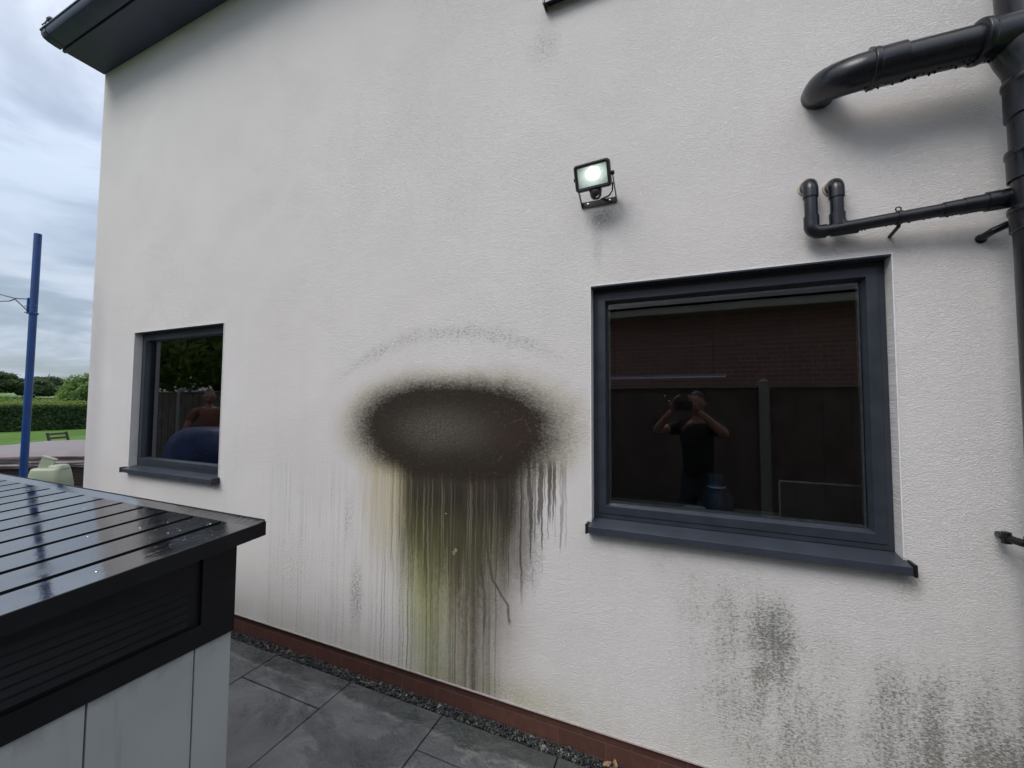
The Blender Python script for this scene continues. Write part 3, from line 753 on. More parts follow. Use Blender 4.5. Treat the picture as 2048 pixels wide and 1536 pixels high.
# motion sensor below
b = MB(); sm = tilt @ Matrix.Translation((.006, .0, -.056))
b.box((-.026, -.016, -.012), (.026, .014, .010), bev=.004, mat=sm)
b.lathe((0, 0, 0), [(.002, -.026), (.014, -.024), (.024, -.012), (.0265, .004), (.022, .016), (.002, .018)], 22, mat=(sm @ Matrix.Translation((0, -.004, -.018))))
put(b.build('motion_sensor', FLB, smooth=True, angle=40), fl)
b = MB(); b.lathe((0, 0, 0), [(.001, -.006), (.007, -.004), (.0095, .0), (.009, .004)], 16, mat=(sm @ Matrix.Translation((.008, -.020, -.030)) @ Matrix.Rotation(R(65), 4, 'X')))
put(b.build('sensor_eye', simple('sensor_lens', (.10, .10, .10), .3, .1, 40), fl and None, smooth=True), fl)
MARK = Mat('pale_mark', (.6, .6, .6), .5)
b = MB()
for i, xx in enumerate((-.007, -.001, .005)):
    b.box((xx, -.0168, -.005), (xx+.0035, -.0162, .0015+i*.001), mat=sm)
put(b.build('sensor_marks', MARK), fl)
# U bracket
b = MB(); bx0, bx1, bz = -.434, -.268, 2.548
b.box((bx0, -.006, bz-.014), (bx1, -.0015, bz+.014), bev=.001)
for xx in (bx0, bx1-.003):
    b.add([(xx, -.002, bz-.013), (xx+.003, -.002, bz-.013), (xx+.003, -.002, bz+.013), (xx, -.002, bz+.013),
           (xx, -.125, 2.606), (xx+.003, -.125, 2.606), (xx+.003, -.118, 2.622), (xx, -.118, 2.622)],
          [(0, 3, 2, 1), (4, 5, 6, 7), (0, 1, 5, 4), (1, 2, 6, 5), (2, 3, 7, 6), (3, 0, 4, 7)])
put(b.build('bracket', FLB), fl)
for xx in (bx0-.002, bx1-.001):
    b = MB(); b.lathe((0, 0, 0), [(.006, -.007), (.009, -.004), (.009, .004), (.006, .007)], 12, mat=(Matrix.Translation((xx+.001, -.120, 2.613)) @ Matrix.Rotation(R(90), 4, 'Y')))
    put(b.build('pivot_knob', FLB, smooth=True), fl)
SCREW = Mat('screw_zinc', (.55, .55, .55), .35, 1.0)
for xx in (-.402, -.300):
    b = MB(); b.lathe((0, 0, 0), [(.0058, 0), (.0055, .002), (.002, .0035), (.0005, .0036)], 12, mat=(Matrix.Translation((xx, -.006, bz)) @ Matrix.Rotation(R(90), 4, 'X')))
    put(b.build('screw', SCREW, smooth=True), fl)
b = MB(); b.tube([(-.29, -.10, 2.60), (-.276, -.075, 2.590), (-.282, -.045, 2.572), (-.300, -.025, 2.562), (-.325, -.012, 2.562), (-.345, .0, 2.565)], .0035, 10)
put(b.build('cable', BLACKPL, smooth=True), fl)

# ================================================================== SHED
SHB = Mat('shed_black_steel', (.009, .009, .012), .55, spec=.25)
n = SHB.noise(6, 5, .6); SHB.color(SHB.mix(n.ss(.4, .7)*.5, (.0060, .0062, .0085), (.013, .0135, .017)))
n4 = SHB.noise(1.0, 4, .6, 0, SHB.vec(*[v*k for v, k in zip(SHB.xyz(), (30.0, 3.0, 30.0))])); SHB.rough(n4.lin(.3, .7, .34, .58)); SHB.bump(n4, .06, .002)
ROOFM = Mat('shed_roof_steel', (.030, .032, .036), .12)
n = ROOFM.noise(3, 6, .65, .4); n5 = ROOFM.noise(38, 5, .7)
ROOFM.color(ROOFM.mix(n.ss(.4, .7)*.5, (.010, .010, .012), (.022, .021, .021)))
rx, ry, rz_ = ROOFM.xyz()
drift = ROOFM.noise(1, 5, .65, .4, ROOFM.vec(rx*5.0, ry*1.6, rz_))
ROOFM.rough(drift.ss(.40, .62, .05, .17)+n5.ss(.62, .75)*.12)
ROOFM.b.inputs['IOR'].default_value = 3.1
dv, dc = ROOFM.vor(48)
beads = (dv-(dc-.74)*1.0).ss(.04, -.05)*ROOFM.noise(4, 3).ss(.42, .58)
ROOFM.bump(ROOFM.noise(1, 4, .6, .3, ROOFM.vec(rx*26.0, ry*5.0, rz_))*.45+n5*.10+beads*1.0, .50, .0026)
PANEL = simple('shed_grey_panel', (.40, .42, .425), .5, .06, 5, spec=.3)
pv, pc = PANEL.vor(11); px_, py_, pz_ = PANEL.xyz()
spots = (pv-(pc-.70)*.045).ss(.004, -.003)*.8
streak = PANEL.noise(1, 4, .6, 0, PANEL.vec(px_*20.0, py_*26.0, pz_*1.2)).ss(.56, .74)*.30*pz_.ss(.2, .78)
grime = pz_.ss(.70, .785)*PANEL.noise(12, 4, .6).ss(.4, .7)*.5
pcol = PANEL.mix(PANEL.noise(3, 4).ss(.3, .7), (.375, .395, .40), (.425, .445, .45))
PANEL.color(PANEL.mix((spots+grime+streak).min(1.0), pcol, (.14, .15, .145)))
sh = tag(empty('storage_shed', (-2.95, -1.45, 0)), 'low storage shed with wet grooved black roof, black louvred band and pale grey panels', 'shed')
TS = math.tan(R(4.014)); rzf = lambda yy: 1.150+(yy+.839)*TS
RX0, RX1, RY0, RY1 = -4.55, -1.433, -2.06, -.839
b = MB()
def slab(b, x0, x1, y0, y1, t0, t1, mi=0):
    """piece lying in the roof plane, t0..t1 measured from it"""
    v = [(x0, y0, rzf(y0)+t0), (x1, y0, rzf(y0)+t0), (x1, y1, rzf(y1)+t0), (x0, y1, rzf(y1)+t0), (x0, y0, rzf(y0)+t1), (x1, y0, rzf(y0)+t1), (x1, y1, rzf(y1)+t1), (x0, y1, rzf(y1)+t1)]
    b.add(v, [(0, 3, 2, 1), (4, 5, 6, 7), (0, 1, 5, 4), (1, 2, 6, 5), (2, 3, 7, 6), (3, 0, 4, 7)], mi)
grooves = [-1.597-.1745*k for k in range(17)]
# folded sheet: pans with sunk V grooves that stop short of the high edge; one continuous skin
xs_ = [RX1]
for g in grooves: xs_ += [g+.0145, g+.0125, g-.0125, g-.0145]
xs_.append(RX0); ysr = [RY0, RY0+.045, RY0+.055, RY1-.058, RY1-.046, RY1-.012, RY1]
vs = []
for j, yy in enumerate(ysr):
    for i, xx in enumerate(xs_):
        k = (i-1) % 4; sunk = (i > 0 and i < len(xs_)-1 and k in (1, 2) and 2 <= j <= 3)
        h = -.017 if sunk else 0.0
        if j >= 5: h = .006 if j == 5 else .008
        vs.append((xx, yy, rzf(yy)+h))
fs = []
W_ = len(xs_)
for j in range(len(ysr)-1):
    for i in range(W_-1): fs.append((j*W_+i, j*W_+i+1, (j+1)*W_+i+1, (j+1)*W_+i))
b.add(vs, fs)
for q, f_ in enumerate(fs):
    if any(abs(vs[v][2]-rzf(vs[v][1])+.017) < 1e-5 for v in f_): b.mi[q] = 1
rb = random.Random(31)   # standing rain drops, gathered in loose clusters
cl_ = [(rb.uniform(-3.6, -1.5), rb.uniform(-1.6, -.9)) for _ in range(26)]
for q in range(900):
    cx_, cy_ = rb.choice(cl_); xx = cx_+rb.gauss(0, .10); yy = cy_+rb.gauss(0, .10)
    if not (RX0+.05 < xx < RX1-.01 and RY0+.05 < yy < RY1-.07) or any(abs(xx-g) < .018 for g in grooves): continue
    rr = rb.uniform(.0009, .0027)*(1 if q % 9 else 1.5); n_ = 8; hz = rzf(yy)
    el_ = rb.uniform(.8, 1.5)
    vv_ = [(xx+rr*math.cos(2*math.pi*k/n_), yy+rr*el_*math.sin(2*math.pi*k/n_), hz-.0004+rr*math.sin(2*math.pi*k/n_)*el_*TS) for k in range(n_)]
    vv_ += [(xx+rr*.72*math.cos(2*math.pi*k/n_), yy+rr*.72*el_*math.sin(2*math.pi*k/n_), hz+rr*.30) for k in range(n_)]+[(xx, yy, hz+rr*.42)]
    b.add(vv_, [(k, (k+1) % n_, n_+(k+1) % n_, n_+k) for k in range(n_)]+[(n_+k, n_+(k+1) % n_, 2*n_) for k in range(n_)])
sheet = b.build('roof', [ROOFM, SHB]); put(sheet, sh)
b = MB(); slab(b, RX0+.002, RX1-.002, RY0+.002, RY1-.002, -.040, -.016); o = b.build('underside', SHB); o.parent = sheet
o.matrix_parent_inverse = Matrix.Translation(Vector((0, 0, 0)))
b = MB()
slab(b, RX1-.004, RX1+.002, RY0-.003, RY1+.003, -.046, .0035); slab(b, RX0-.004, RX0, RY0-.003, RY1+.003, -.046, .001)
slab(b, RX0, RX1-.0045, RY1-.0015, RY1+.0025, -.046, .010); slab(b, RX0, RX1-.0045, RY0-.004, RY0-.0005, -.046, .001)
put(b.build('edge_trim', SHB), sh)
FX = -1.493; YB, YF = -.900, -1.98
# black band with louvred recess
b = MB(); zl = .780; ry0, ry1 = -1.010, YF+.12
def zt(yy): return rzf(yy)-.041
def prism_x(b, pts, x0, x1, mi=0):
    n = len(pts); b.add([(x0, p, q) for p, q in pts]+[(x1, p, q) for p, q in pts], [tuple(range(n)), tuple(reversed(range(n, 2*n)))]+[(i, (i+1) % n, n+(i+1) % n, n+i) for i in range(n)], mi)
T_ = .03
prism_x(b, [(YB, zl), (ry1*0+(-1.010), zl), (-1.010, zt(-1.010)), (YB, zt(YB))], FX-T_, FX)
prism_x(b, [(ry1, zl), (YF, zl), (YF, zt(YF)), (ry1, zt(ry1))], FX-T_, FX)
prism_x(b, [(-1.010, zl), (ry1, zl), (ry1, .850), (-1.010, .850)], FX-T_, FX)
prism_x(b, [(-1.010, zt(-1.01)-.006), (ry1, zt(ry1)-.006), (ry1, zt(ry1)), (-1.010, zt(-1.01))], FX-T_, FX)
prism_x(b, [(ry1, .845), (-1.010, .845), (-1.010, zt(-1.01)-.001), (ry1, zt(ry1)-.001)], FX-.016, FX-.013)
b.box((RX0+.07, YF, zl), (FX-T_-.01, YF+.02, zt(YF))); b.box((RX0+.07, YB-.02, zl), (FX-T_-.0, YB, zt(YB)-.002))
put(b.build('top_band', SHB), sh)
b = MB()
for k in range(7):
    z0 = .862+k*.026
    if z0+.02 > 1.03: break
    ye = ry1+.003
    if k > 3: ye = max(ry1, -1.010-.9*(1.06-z0)/.12)
    b.add([(FX-.006, ye, z0), (FX-.006, -1.045, z0), (FX-.014, -1.045, z0+.019), (FX-.014, ye, z0+.019), (FX-.012, ye, z0-.001), (FX-.012, -1.045, z0-.001), (FX-.0155, -1.045, z0+.017), (FX-.0155, ye, z0+.017)],
          [(0, 1, 2, 3), (7, 6, 5, 4), (0, 4, 5, 1), (1, 5, 6, 2), (2, 6, 7, 3), (3, 7, 4, 0)])
put(b.build('louvre', SHB), sh)
b = MB(); yl = [YB-.004, -1.0225, -1.2845, -1.5465, -1.8085, YF+.004]
for a, c in zip(yl[:-1], yl[1:]):
    b.box((FX-.030, c+.0022, .02), (FX-.006, a-.0022, zl-.002), bev=.002)
b.box((FX-.034, YF+.006, .02), (FX-.0305, YB-.006, zl-.004))
b.box((RX0+.09, YB-.028, .02), (FX-.036, YB-.006, zl-.002)); b.box((RX0+.09, YF+.006, .02), (FX-.036, YF+.028, zl-.002)); b.box((RX0+.07, YF+.03, .02), (RX0+.09, YB-.03, 1.0))
put(b.build('side_panels', PANEL), sh)
b = MB(); b.box((RX0+.06, YF+.03, .0), (FX-.04, YB-.03, .03)); put(b.build('base', SHB), sh)

# ================================================================== LEFT BACKGROUND
BLUE = Mat('blue_paint', (.008, .048, .20), .35); n = BLUE.noise(8, 4); BLUE.color(BLUE.mix(n.ss(.45, .7)*.5, (.006, .050, .20), (.010, .036, .12)))
pole = tag(empty('washing_line_post', (-5.09, -.355, 0)), 'tall blue steel post with line hooks standing by the house corner', 'post')
b = MB(); b.tube([(-5.09, -.355, 0), (-5.09, -.355, 3.025), (-5.09, -.355, 3.030)], [.0245, .0245, .0235], 24); put(b.build('post', BLUE, smooth=True), pole)
b = MB(); b.tube([(-5.09, -.355, 2.33), (-5.09, -.355, 2.345)], .031, 20)
b.box((-5.130, -.385, 2.335), (-5.108, -.345, 2.470), bev=.002)
for zz in (2.345, 2.40): b.tube([(-5.135, -.392, zz), (-5.055, -.345, zz-.0)], .0045, 8)
put(b.build('clamp', BLUE, smooth=True), pole)
b = MB()
lft = Vector((-.84, -.36, 0)).normalized()
P0 = Vector((-5.12, -.37, 2.462))
b.tube([P0, P0+lft*.12+Vector((0, 0, .005)), P0+lft*.24+Vector((0, 0, .035)), P0+lft*.5+Vector((0, 0, .12))], .0045, 8)
b.tube([P0+Vector((0, 0, -.115)), P0+lft*.07+Vector((0, 0, -.05)), P0+lft*.13+Vector((0, 0, .002))], .0045, 8)
b.tube([P0+lft*.13, P0+lft*.17+Vector((0, 0, -.018)), P0+lft*.30+Vector((0, 0, -.022)), P0+lft*.5+Vector((0, 0, .01))], .004, 8)
put(b.build('line_arm', BLACKPL, smooth=True), pole)
b = MB(); b.lathe((-5.112, -.372, 1.79), [(.002, -.005), (.007, -.003), (.007, .003), (.002, .005)], 8); put(b.build('bolt', simple('white_bolt', (.7, .7, .7), .4, .1, 30), smooth=True), pole)

# --- hot tub with its brown padded cover
COVER = simple('tub_cover_vinyl', (.185, .150, .155), .5, .14, 4)
WICK = simple('tub_wicker', (.026, .017, .014), .7, .3, 12)
tub = empty('hot_tub', (-8.9, 1.25, 0)); tub.rotation_euler = (0, 0, R(38))
tag(tub, 'square dark wicker hot tub under a wrinkled brown padded cover', 'hot tub')
b = MB(); hw = 1.10
loft(b, [(0, rrect(hw*2-.12, hw*2-.12, .16)), (.70, rrect(hw*2-.12, hw*2-.12, .16))], Matrix(((1, 0, 0, 0), (0, 0, 1, 0), (0, 1, 0, 0), (0, 0, 0, 1))))
# woven bands on the sides
for k in range(16):
    z0 = .03+k*.042
    for sgn in (-1, 1):
        b.box((-hw+.22, sgn*(hw-.06)-.006, z0), (hw-.22, sgn*(hw-.06)+.006, z0+.030), bev=.004)
        b.box((sgn*(hw-.06)-.006, -hw+.22, z0), (sgn*(hw-.06)+.006, hw-.22, z0+.030), bev=.004)
b.build('cabinet', WICK, tub)
b = MB(); NN = 44
def covz(u, v):
    e = max(abs(u), abs(v)); base_ = .885+.018*(1-u*u)
    return base_-.055*max(0, (e-.86)/.14)**2+.008*mnoise.noise(Vector((u*3, v*4, 1)))
vs = []
for i in range(NN+1):
    for j in range(NN+1):
        u, v = -1+2*i/NN, -1+2*j/NN; vs.append((u*hw, v*hw, covz(u, v)))
fs = [(i*(NN+1)+j, (i+1)*(NN+1)+j, (i+1)*(NN+1)+j+1, i*(NN+1)+j+1) for i in range(NN) for j in range(NN)]
b.add(vs, fs)
# skirt, gathered in folds
per = [(-1+2*k/NN, -1) for k in range(NN)]+[(1, -1+2*k/NN) for k in range(NN)]+[(1-2*k/NN, 1) for k in range(NN)]+[(-1, 1-2*k/NN) for k in range(NN)]
vs = []; rows = 10; n = len(per)
for r_ in range(rows+1):
    t = r_/rows
    for k, (u, v) in enumerate(per):
        fo = .010*math.sin(k*.9+3*t)*t+.060*mnoise.noise(Vector((k*.10, t*4.5, 2)))*math.sin(math.pi*t)-.02*t
        l = math.hypot(u, v); drop = covz(u, v)-t*(.155+.02*mnoise.noise(Vector((k*.07, 0, 5))))
        vs.append((u*(hw+fo), v*(hw+fo), drop))
fs = [(r_*n+k, r_*n+(k+1) % n, (r_+1)*n+(k+1) % n, (r_+1)*n+k) for r_ in range(rows) for k in range(n)]
b.add(vs, fs); cov = b.build('cover', COVER, tub, smooth=True, angle=80)
b = MB(); cord = []
for k in range(0, n+1, 2):
    u, v = per[k % n]; cord.append((u*(hw-.012), v*(hw-.012), .728+.012*mnoise.noise(Vector((k*.07, 0, 5)))))
b.tube(cord, .006, 6, cap=False); b.build('hem_cord', simple('hem_cord', (.30, .25, .25), .5, .1, 20), tub, smooth=True)

# --- wooden crate and plastic can on it
WOOD = simple('weathered_wood', (.10, .065, .045), .8, .3, 18, .002)
crate = tag(empty('slatted_crate', (-5.67, .0, .03)), 'tall dark slatted crate under the plastic can, mostly hidden by the shed', 'crate')
crate.rotation_euler = (0, 0, R(20))
b = MB()
for k in range(5):
    z0 = .02+k*.10
    for s_ in (-1, 1):
        b.box((-.22, s_*.17-.008, z0), (.22, s_*.17+.008, z0+.08), bev=.003); b.box((s_*.212-.008, -.16, z0), (s_*.212+.008, .16, z0+.08), bev=.003)
b.build('slats', WOOD, crate)
for sx in (-1, 1):
    for sy in (-1, 1):
        b = MB(); b.box((sx*.19-.015, sy*.145-.015, 0), (sx*.19+.015, sy*.145+.015, .52)); b.build('corner_post', WOOD, crate)
b = MB(); b.box((-.225, -.18, .521), (.225, .18, .54), bev=.003); b.build('top_board', WOOD, crate)
CAN = simple('can_plastic', (.33, .37, .27), .45, .06, 8)
CAN.b.inputs['Subsurface Weight'].default_value = .1; CAN.b.inputs['Subsurface Radius'].default_value = (.02, .02, .02)
can = tag(empty('plastic_can', (-5.66, -.01, .571)), 'pale green plastic can with its flap lid standing open, behind the shed roof', 'plastic can')
can.rotation_euler = (0, 0, R(34))
b = MB(); up_ = Matrix(((1, 0, 0, 0), (0, 0, 1, 0), (0, 1, 0, 0), (0, 0, 0, 1)))
bw, bd = .30, .20
loft(b, [(0, rrect(bw*.94, bd*.94, .04)), (.02, rrect(bw, bd, .05)), (.18, rrect(bw, bd, .05)), (.185, rrect(bw*.975, bd*.97, .05)), (.195, rrect(bw*.975, bd*.97, .05)), (.20, rrect(bw*.99, bd, .05)),
         (.300, rrect(bw*.90, bd*.92, .05)), (.350, rrect(bw*.84, bd*.84, .045)), (.368, rrect(bw*.80, bd*.78, .04)), (.374, rrect(bw*.72, bd*.66, .03))], up_)
b.build('body', CAN, can, smooth=True, angle=50)
b = MB(); loft(b, [(.366, rrect(.13, bd*.6, .03)), (.395, rrect(.11, bd*.55, .03)), (.402, rrect(.09, bd*.45, .025))], up_ @ Matrix.Translation((.065, 0, 0)))
b.build('neck_hump', CAN, can, smooth=True, angle=50)
b = MB(); fm = Matrix.Translation((-.045, .0, .365)) @ Matrix.Rotation(R(18), 4, 'Y')
loft(b, [(-.012, rrect(.012, .006, .002)), (-.012, rrect(.112, .112, .012)), (.0, rrect(.118, .118, .012)), (.004, rrect(.112, .112, .01))], fm @ Matrix.Translation((0, 0, .055)), cap0=True)
b.box((-.062, -.016, .098), (.062, .012, .116), bev=.004, mat=fm)
b.build('flap_lid', CAN, can, smooth=True, angle=40)
LAB = Mat('blue_label', (.42, .52, .60), .5); lx, ly, lz = LAB.xyz()
ln = (LAB.noise(1, 2, .5, 0, LAB.vec(lx*90.0, ly*90.0, lz*260.0)).ss(.47, .55)); LAB.color(LAB.mix(ln, (.40, .47, .42), (.16, .30, .50)))
b = MB(); b.box((-.125, -bd/2-.0005, .235), (-.055, -bd/2+.02, .292), bev=.001); b.build('label', LAB, can)

# --- slatted garden chair on the lawn
ch = empty('garden_chair', (-13.0, 2.72, -.04)); ch.rotation_euler = (0, 0, R(118))
tag(ch, 'dark slatted wooden garden chair on the lawn behind the hot tub', 'chair')
DW = simple('chair_wood', (.040, .028, .022), .7, .25, 15)
lean = Matrix.Translation((0, .20, .42)) @ Matrix.Rotation(R(-16), 4, 'X')
b = MB()
for sx in (-.21, .21): b.box((sx-.022, -.014, -.05), (sx+.022, .014, .50), bev=.004, mat=lean)
for k in range(5): b.box((-.189, -.010, .06+k*.095), (.189, .008, .105+k*.095), bev=.003, mat=lean)
b.build('backrest', DW, ch); b = MB()
for k in range(6): b.box((-.22, -.22+k*.075, .40), (.22, -.165+k*.075, .418), bev=.003)
b.build('seat', DW, ch)
for sx in (-.20, .20):
    for y0, y1_ in ((-.2, .16), (.2, -.2)):
        b = MB(); b.tube([(sx, y1_, 0), (sx, y0, .40)], .016, 8); b.build('leg', DW, ch)
b = MB()
for sx in (-.235, .235): b.box((sx-.022, -.22, .60), (sx+.022, .24, .62), bev=.004); b.box((sx-.012, -.20, .40), (sx+.012, -.17, .60))
b.build('armrest', DW, ch)

# ------------------------------------------------------------------ foliage
def leaf_mat(name, c1, c2, sc=.8):
    m = Mat(name, c1, .55, spec=.3)
    n = m.noise(sc, 4, .6); oi = m.node('ShaderNodeNewGeometry')
    m.color(m.mix(n.ss(.35, .65), c1, c2))
    tl = m.node('ShaderNodeBsdfTranslucent'); m.link(m.mix(.4, m.mix(n.ss(.35, .65), c1, c2), (.30, .42, .06)), tl.inputs[0])
    mx = m.node('ShaderNodeMixShader'); mx.inputs[0].default_value = .38
    m.link(m.b.outputs[0], mx.inputs[1]); m.link(tl.outputs[0], mx.inputs[2]); m.link(mx.outputs[0], m.out.inputs[0])
    return m
def leaves(b, c, rad, n, size, rn, squash=1, shell=.55, mi=0):
    c = Vector(c)
    for k in range(n):
        d = Vector((rn.gauss(0, 1), rn.gauss(0, 1), rn.gauss(0, 1))).normalized()
        rr = rn.uniform(shell, 1.0)**.6
        bump_ = 1+.32*mnoise.noise(d*2.6+c*.31)+.15*mnoise.noise(d*6+c*.7)
        p = c+Vector((d.x*rad[0], d.y*rad[1], d.z*rad[2]))*rr*bump_
        s = size*rn.uniform(.6, 1.3)
        nn = (d+Vector((rn.gauss(0, .5), rn.gauss(0, .5), rn.gauss(.3, .5)))).normalized()
        t = nn.orthogonal().normalized(); t = Matrix.Rotation(rn.uniform(0, 6.28), 3, nn) @ t; q = nn.cross(t)
        b.add([p-t*s, p-q*s*.5, p+t*s, p+q*s*.55], [(0, 1, 2, 3)], mi)
BARK = simple('bark', (.07, .055, .04), .9, .3, 8, .01)
def tree(name, label, cat, loc, h, blobs, leafm, n, size, seed, group=None, trunk_h=None, tr=.2):
    rn = random.Random(seed); root = tag(empty(name, loc), label, cat, group)
    th = trunk_h or h*.55; b = MB()
    b.tube([(0, 0, -.1), (rn.uniform(-.1, .1), 0, th*.5), (rn.uniform(-.2, .2), rn.uniform(-.2, .2), th), (0, 0, th*1.4)], [tr*1.25, tr, tr*.7, tr*.3], 10)
    for (c, r) in blobs:
        b.tube([(0, 0, th*.65), (c[0]*.4, c[1]*.4, (th*.7+c[2])/2), (c[0]*.8, c[1]*.8, c[2])], [tr*.5, tr*.3, tr*.08], 7)
    b.build('trunk', BARK, root, smooth=True); b = MB()
    tot = sum(r[0]*r[2] for c, r in blobs)
    for (c, r) in blobs: leaves(b, c, r, int(n*r[0]*r[2]/tot), size, rn)
    b.build('crown', leafm, root); return root
LG = leaf_mat('leaves_bright', (.060, .135, .024), (.13, .23, .045)); LD = leaf_mat('leaves_dark', (.040, .075, .032), (.062, .105, .045)); LF = leaf_mat('leaves_far', (.050, .080, .055), (.075, .11, .070))
LH = leaf_mat('leaves_hedge', (.026, .058, .022), (.050, .092, .030), 1.5); LT = leaf_mat('leaves_hedge_tips', (.13, .20, .035), (.16, .17, .05), .9)
# hedge behind the lawn
rn = random.Random(21)
hd = tag(empty('clipped_hedge', (-33.2, 9, -.04)), 'long clipped dark hedge with bright tips along the far side of the lawn', 'hedge')
b = MB(); A = Vector((-34.6, -8, 0)); B = Vector((-29.6, 34, 0)); dd = (B-A); nrm = Vector((dd.y, -dd.x, 0)).normalized()
for k in range(26000):
    t = rn.random(); face = rn.random()
    if face < .62: off, zz = .9+rn.uniform(-.12, .05), rn.uniform(0, 1.32)
    else: off, zz = rn.uniform(-.9, .9), 1.30+rn.uniform(-.1, .06)
    p = A+dd*t+nrm*off+Vector((0, 0, zz)); p += nrm*.10*mnoise.noise(p*.9)
    s = rn.uniform(.05, .11); n_ = (nrm*(1 if face < .62 else .1)+Vector((rn.gauss(0, .5), rn.gauss(0, .5), rn.gauss(.1, .5)+(0 if face < .62 else 1)))).normalized()
    t1 = n_.orthogonal().normalized(); t1 = Matrix.Rotation(rn.uniform(0, 6.28), 3, n_) @ t1; q = n_.cross(t1)
    b.add([p-t1*s, p-q*s*.6, p+t1*s, p+q*s*.6], [(0, 1, 2, 3)])
L_ = dd.length
for k in range(40):   # woody inside that stops light
    pass
mt = Matrix.Translation(A) @ Matrix.Rotation(math.atan2(dd.y, dd.x), 4, 'Z')
b.box((0, -.72, 0), (L_, .72, 1.2), mat=mt)
put(b.build('foliage', LH), hd)
b = MB()
for k in range(9000):
    p = A+dd*rn.random()+nrm*rn.uniform(-.9, .95); p.z = 1.34+rn.uniform(-.12, .22)+.06*mnoise.noise(p*.8)
    s = rn.uniform(.04, .09); n_ = Vector((rn.gauss(0, .6), rn.gauss(0, .6), 1)).normalized(); t1 = n_.orthogonal().normalized(); q = n_.cross(t1)
    b.add([p-t1*s, p-q*s*.6, p+t1*s, p+q*s*.6], [(0, 1, 2, 3)])
put(b.build('new_growth', LT), hd)
# rough shrubs just behind the hedge
for i, (px_, py_, r, h, lm, lab) in enumerate((
    (-37.6, 6.6, 1.9, 1.9, LG, 'loose light green shrub behind the hedge, left of the blue post'),
    (-39.0, 9.0, 1.8, 1.6, LG, 'low spreading shrub behind the hedge, at the blue post'),
    (-38.2, 11.6, 1.7, 1.5, LT, 'yellowish low shrub behind the hedge, right of the blue post'))):
    root = tag(empty('shrub', (px_, py_, -.1)), lab, 'shrub', 'shrubs behind the hedge'); b = MB(); rs = random.Random(50+i)
    leaves(b, (0, 0, h*.62), (r, r*1.3, h*.62), 3200, .085, rs); b.build('foliage', lm, root)
    b = MB()
    for k in range(5): b.tube([(0, 0, 0), (rs.uniform(-.5, .5), rs.uniform(-.5, .5), h*.5), (rs.uniform(-1, 1), rs.uniform(-1, 1), h*.9)], [.05, .03, .01], 6)
    b.build('stems', BARK, root)
tree('broadleaf_tree', 'bright green bushy tree beside the house corner, nearest of the trees', 'tree', (-39.2, 13.2, -.1), 5, [((0, 0, 2.0), (2.0, 2.0, 1.5)), ((.2, -1.0, 1.2), (1.3, 1.3, 1.0)), ((0, 1.2, 2.3), (1.7, 1.8, 1.35)), ((0, .6, 3.0), (1.4, 1.3, .85))], LG, 34000, .095, 1, 'trees beyond the hedge', tr=.14)
tree('oak_tree', 'big round dark tree at the left edge behind the hedge', 'tree', (-93, 20.9, 2.0), 5, [((0, 0, 2.1), (3.6, 3.8, 1.9)), ((0, 1.6, 2.5), (2.3, 2.3, 1.3)), ((0, -2.6, 1.6), (2.5, 2.4, 1.3))], LD, 20000, .20, 2, 'trees beyond the hedge', tr=.3)
tree('oak_tree', 'dark round tree behind the blue post, next to the big one at the edge', 'tree', (-92, 26.0, 2.0), 4, [((0, 0, 1.5), (2.2, 2.3, 1.35)), ((0, 1.2, 1.2), (1.8, 1.8, 1.0))], LD, 12000, .19, 3, 'trees beyond the hedge', tr=.2)
tree('oak_tree', 'small far tree with gaps in its crown, right of the blue post', 'tree', (-112, 34.0, 3.6), 4, [((0, 0, 1.3), (2.0, 2.6, 1.2)), ((0, 2.4, .9), (1.5, 2.0, .8))], LF, 6000, .20, 4, 'trees beyond the hedge', tr=.15)
tree('oak_tree', 'smallest far tree between the blue post and the bright green tree', 'tree', (-128, 45.2, 3.6), 3, [((0, 0, .9), (1.6, 2.0, .9)), ((0, -2.6, .3), (1.5, 2.6, .5)), ((0, 2.6, .3), (1.5, 2.6, .5))], LF, 6000, .20, 5, 'trees beyond the hedge', tr=.12)

# ------------------------------------------------------------------ what the windows mirror: the far side of the patio
FENCE = simple('fence_board', (.13, .10, .085), .8, .25, 5, .002)
CONC = simple('concrete', (.26, .25, .235), .85, .12, 14, .002)
fence = tag(empty('board_fence', (0, -3.2, 0)), 'tall dark board fence with concrete posts behind the camera, seen mirrored in the windows', 'fence')
b = MB(); bb = MB(); cap = MB()
for k in range(-8, 3):
    x0 = .84+1.83*k
    bb.box((x0-.05, -3.25, 0), (x0+.05, -3.15, 1.85), bev=.006)
    bb.add([(x0-.05, -3.25, 1.85), (x0+.05, -3.25, 1.85), (x0+.05, -3.15, 1.85), (x0-.05, -3.15, 1.85), (x0, -3.2, 1.89)], [(0, 1, 4), (1, 2, 4), (2, 3, 4), (3, 0, 4)])
    if k < 2:
        nb = 14; wb = 1.73/nb
        for j in range(nb): b.box((x0+.05+j*wb, -3.205-(.008 if j % 2 else 0), .12), (x0+.05+(j+1)*wb-.001+.004*(j % 2), -3.190-(.008 if j % 2 else 0), 1.78))
        cap.box((x0+.05, -3.225, 1.78), (x0+1.78, -3.165, 1.805), bev=.004); bb.box((x0+.05, -3.21, 0), (x0+1.78, -3.18, .12))
put(b.build('boards', FENCE), fence); put(bb.build('posts', CONC), fence); put(cap.build('capping', simple('fence_cap', (.22, .19, .16), .7, .1, 8)), fence)
nb = tag(empty('brick_bungalow', (1, -7, 0)), 'red brick bungalow behind the fence, mirrored in the large window', 'house')
b = MB(); b.box((-4.2, -11, 0), (9, -5.65, 3.15)); put(b.build('wall', NBRICK), nb)
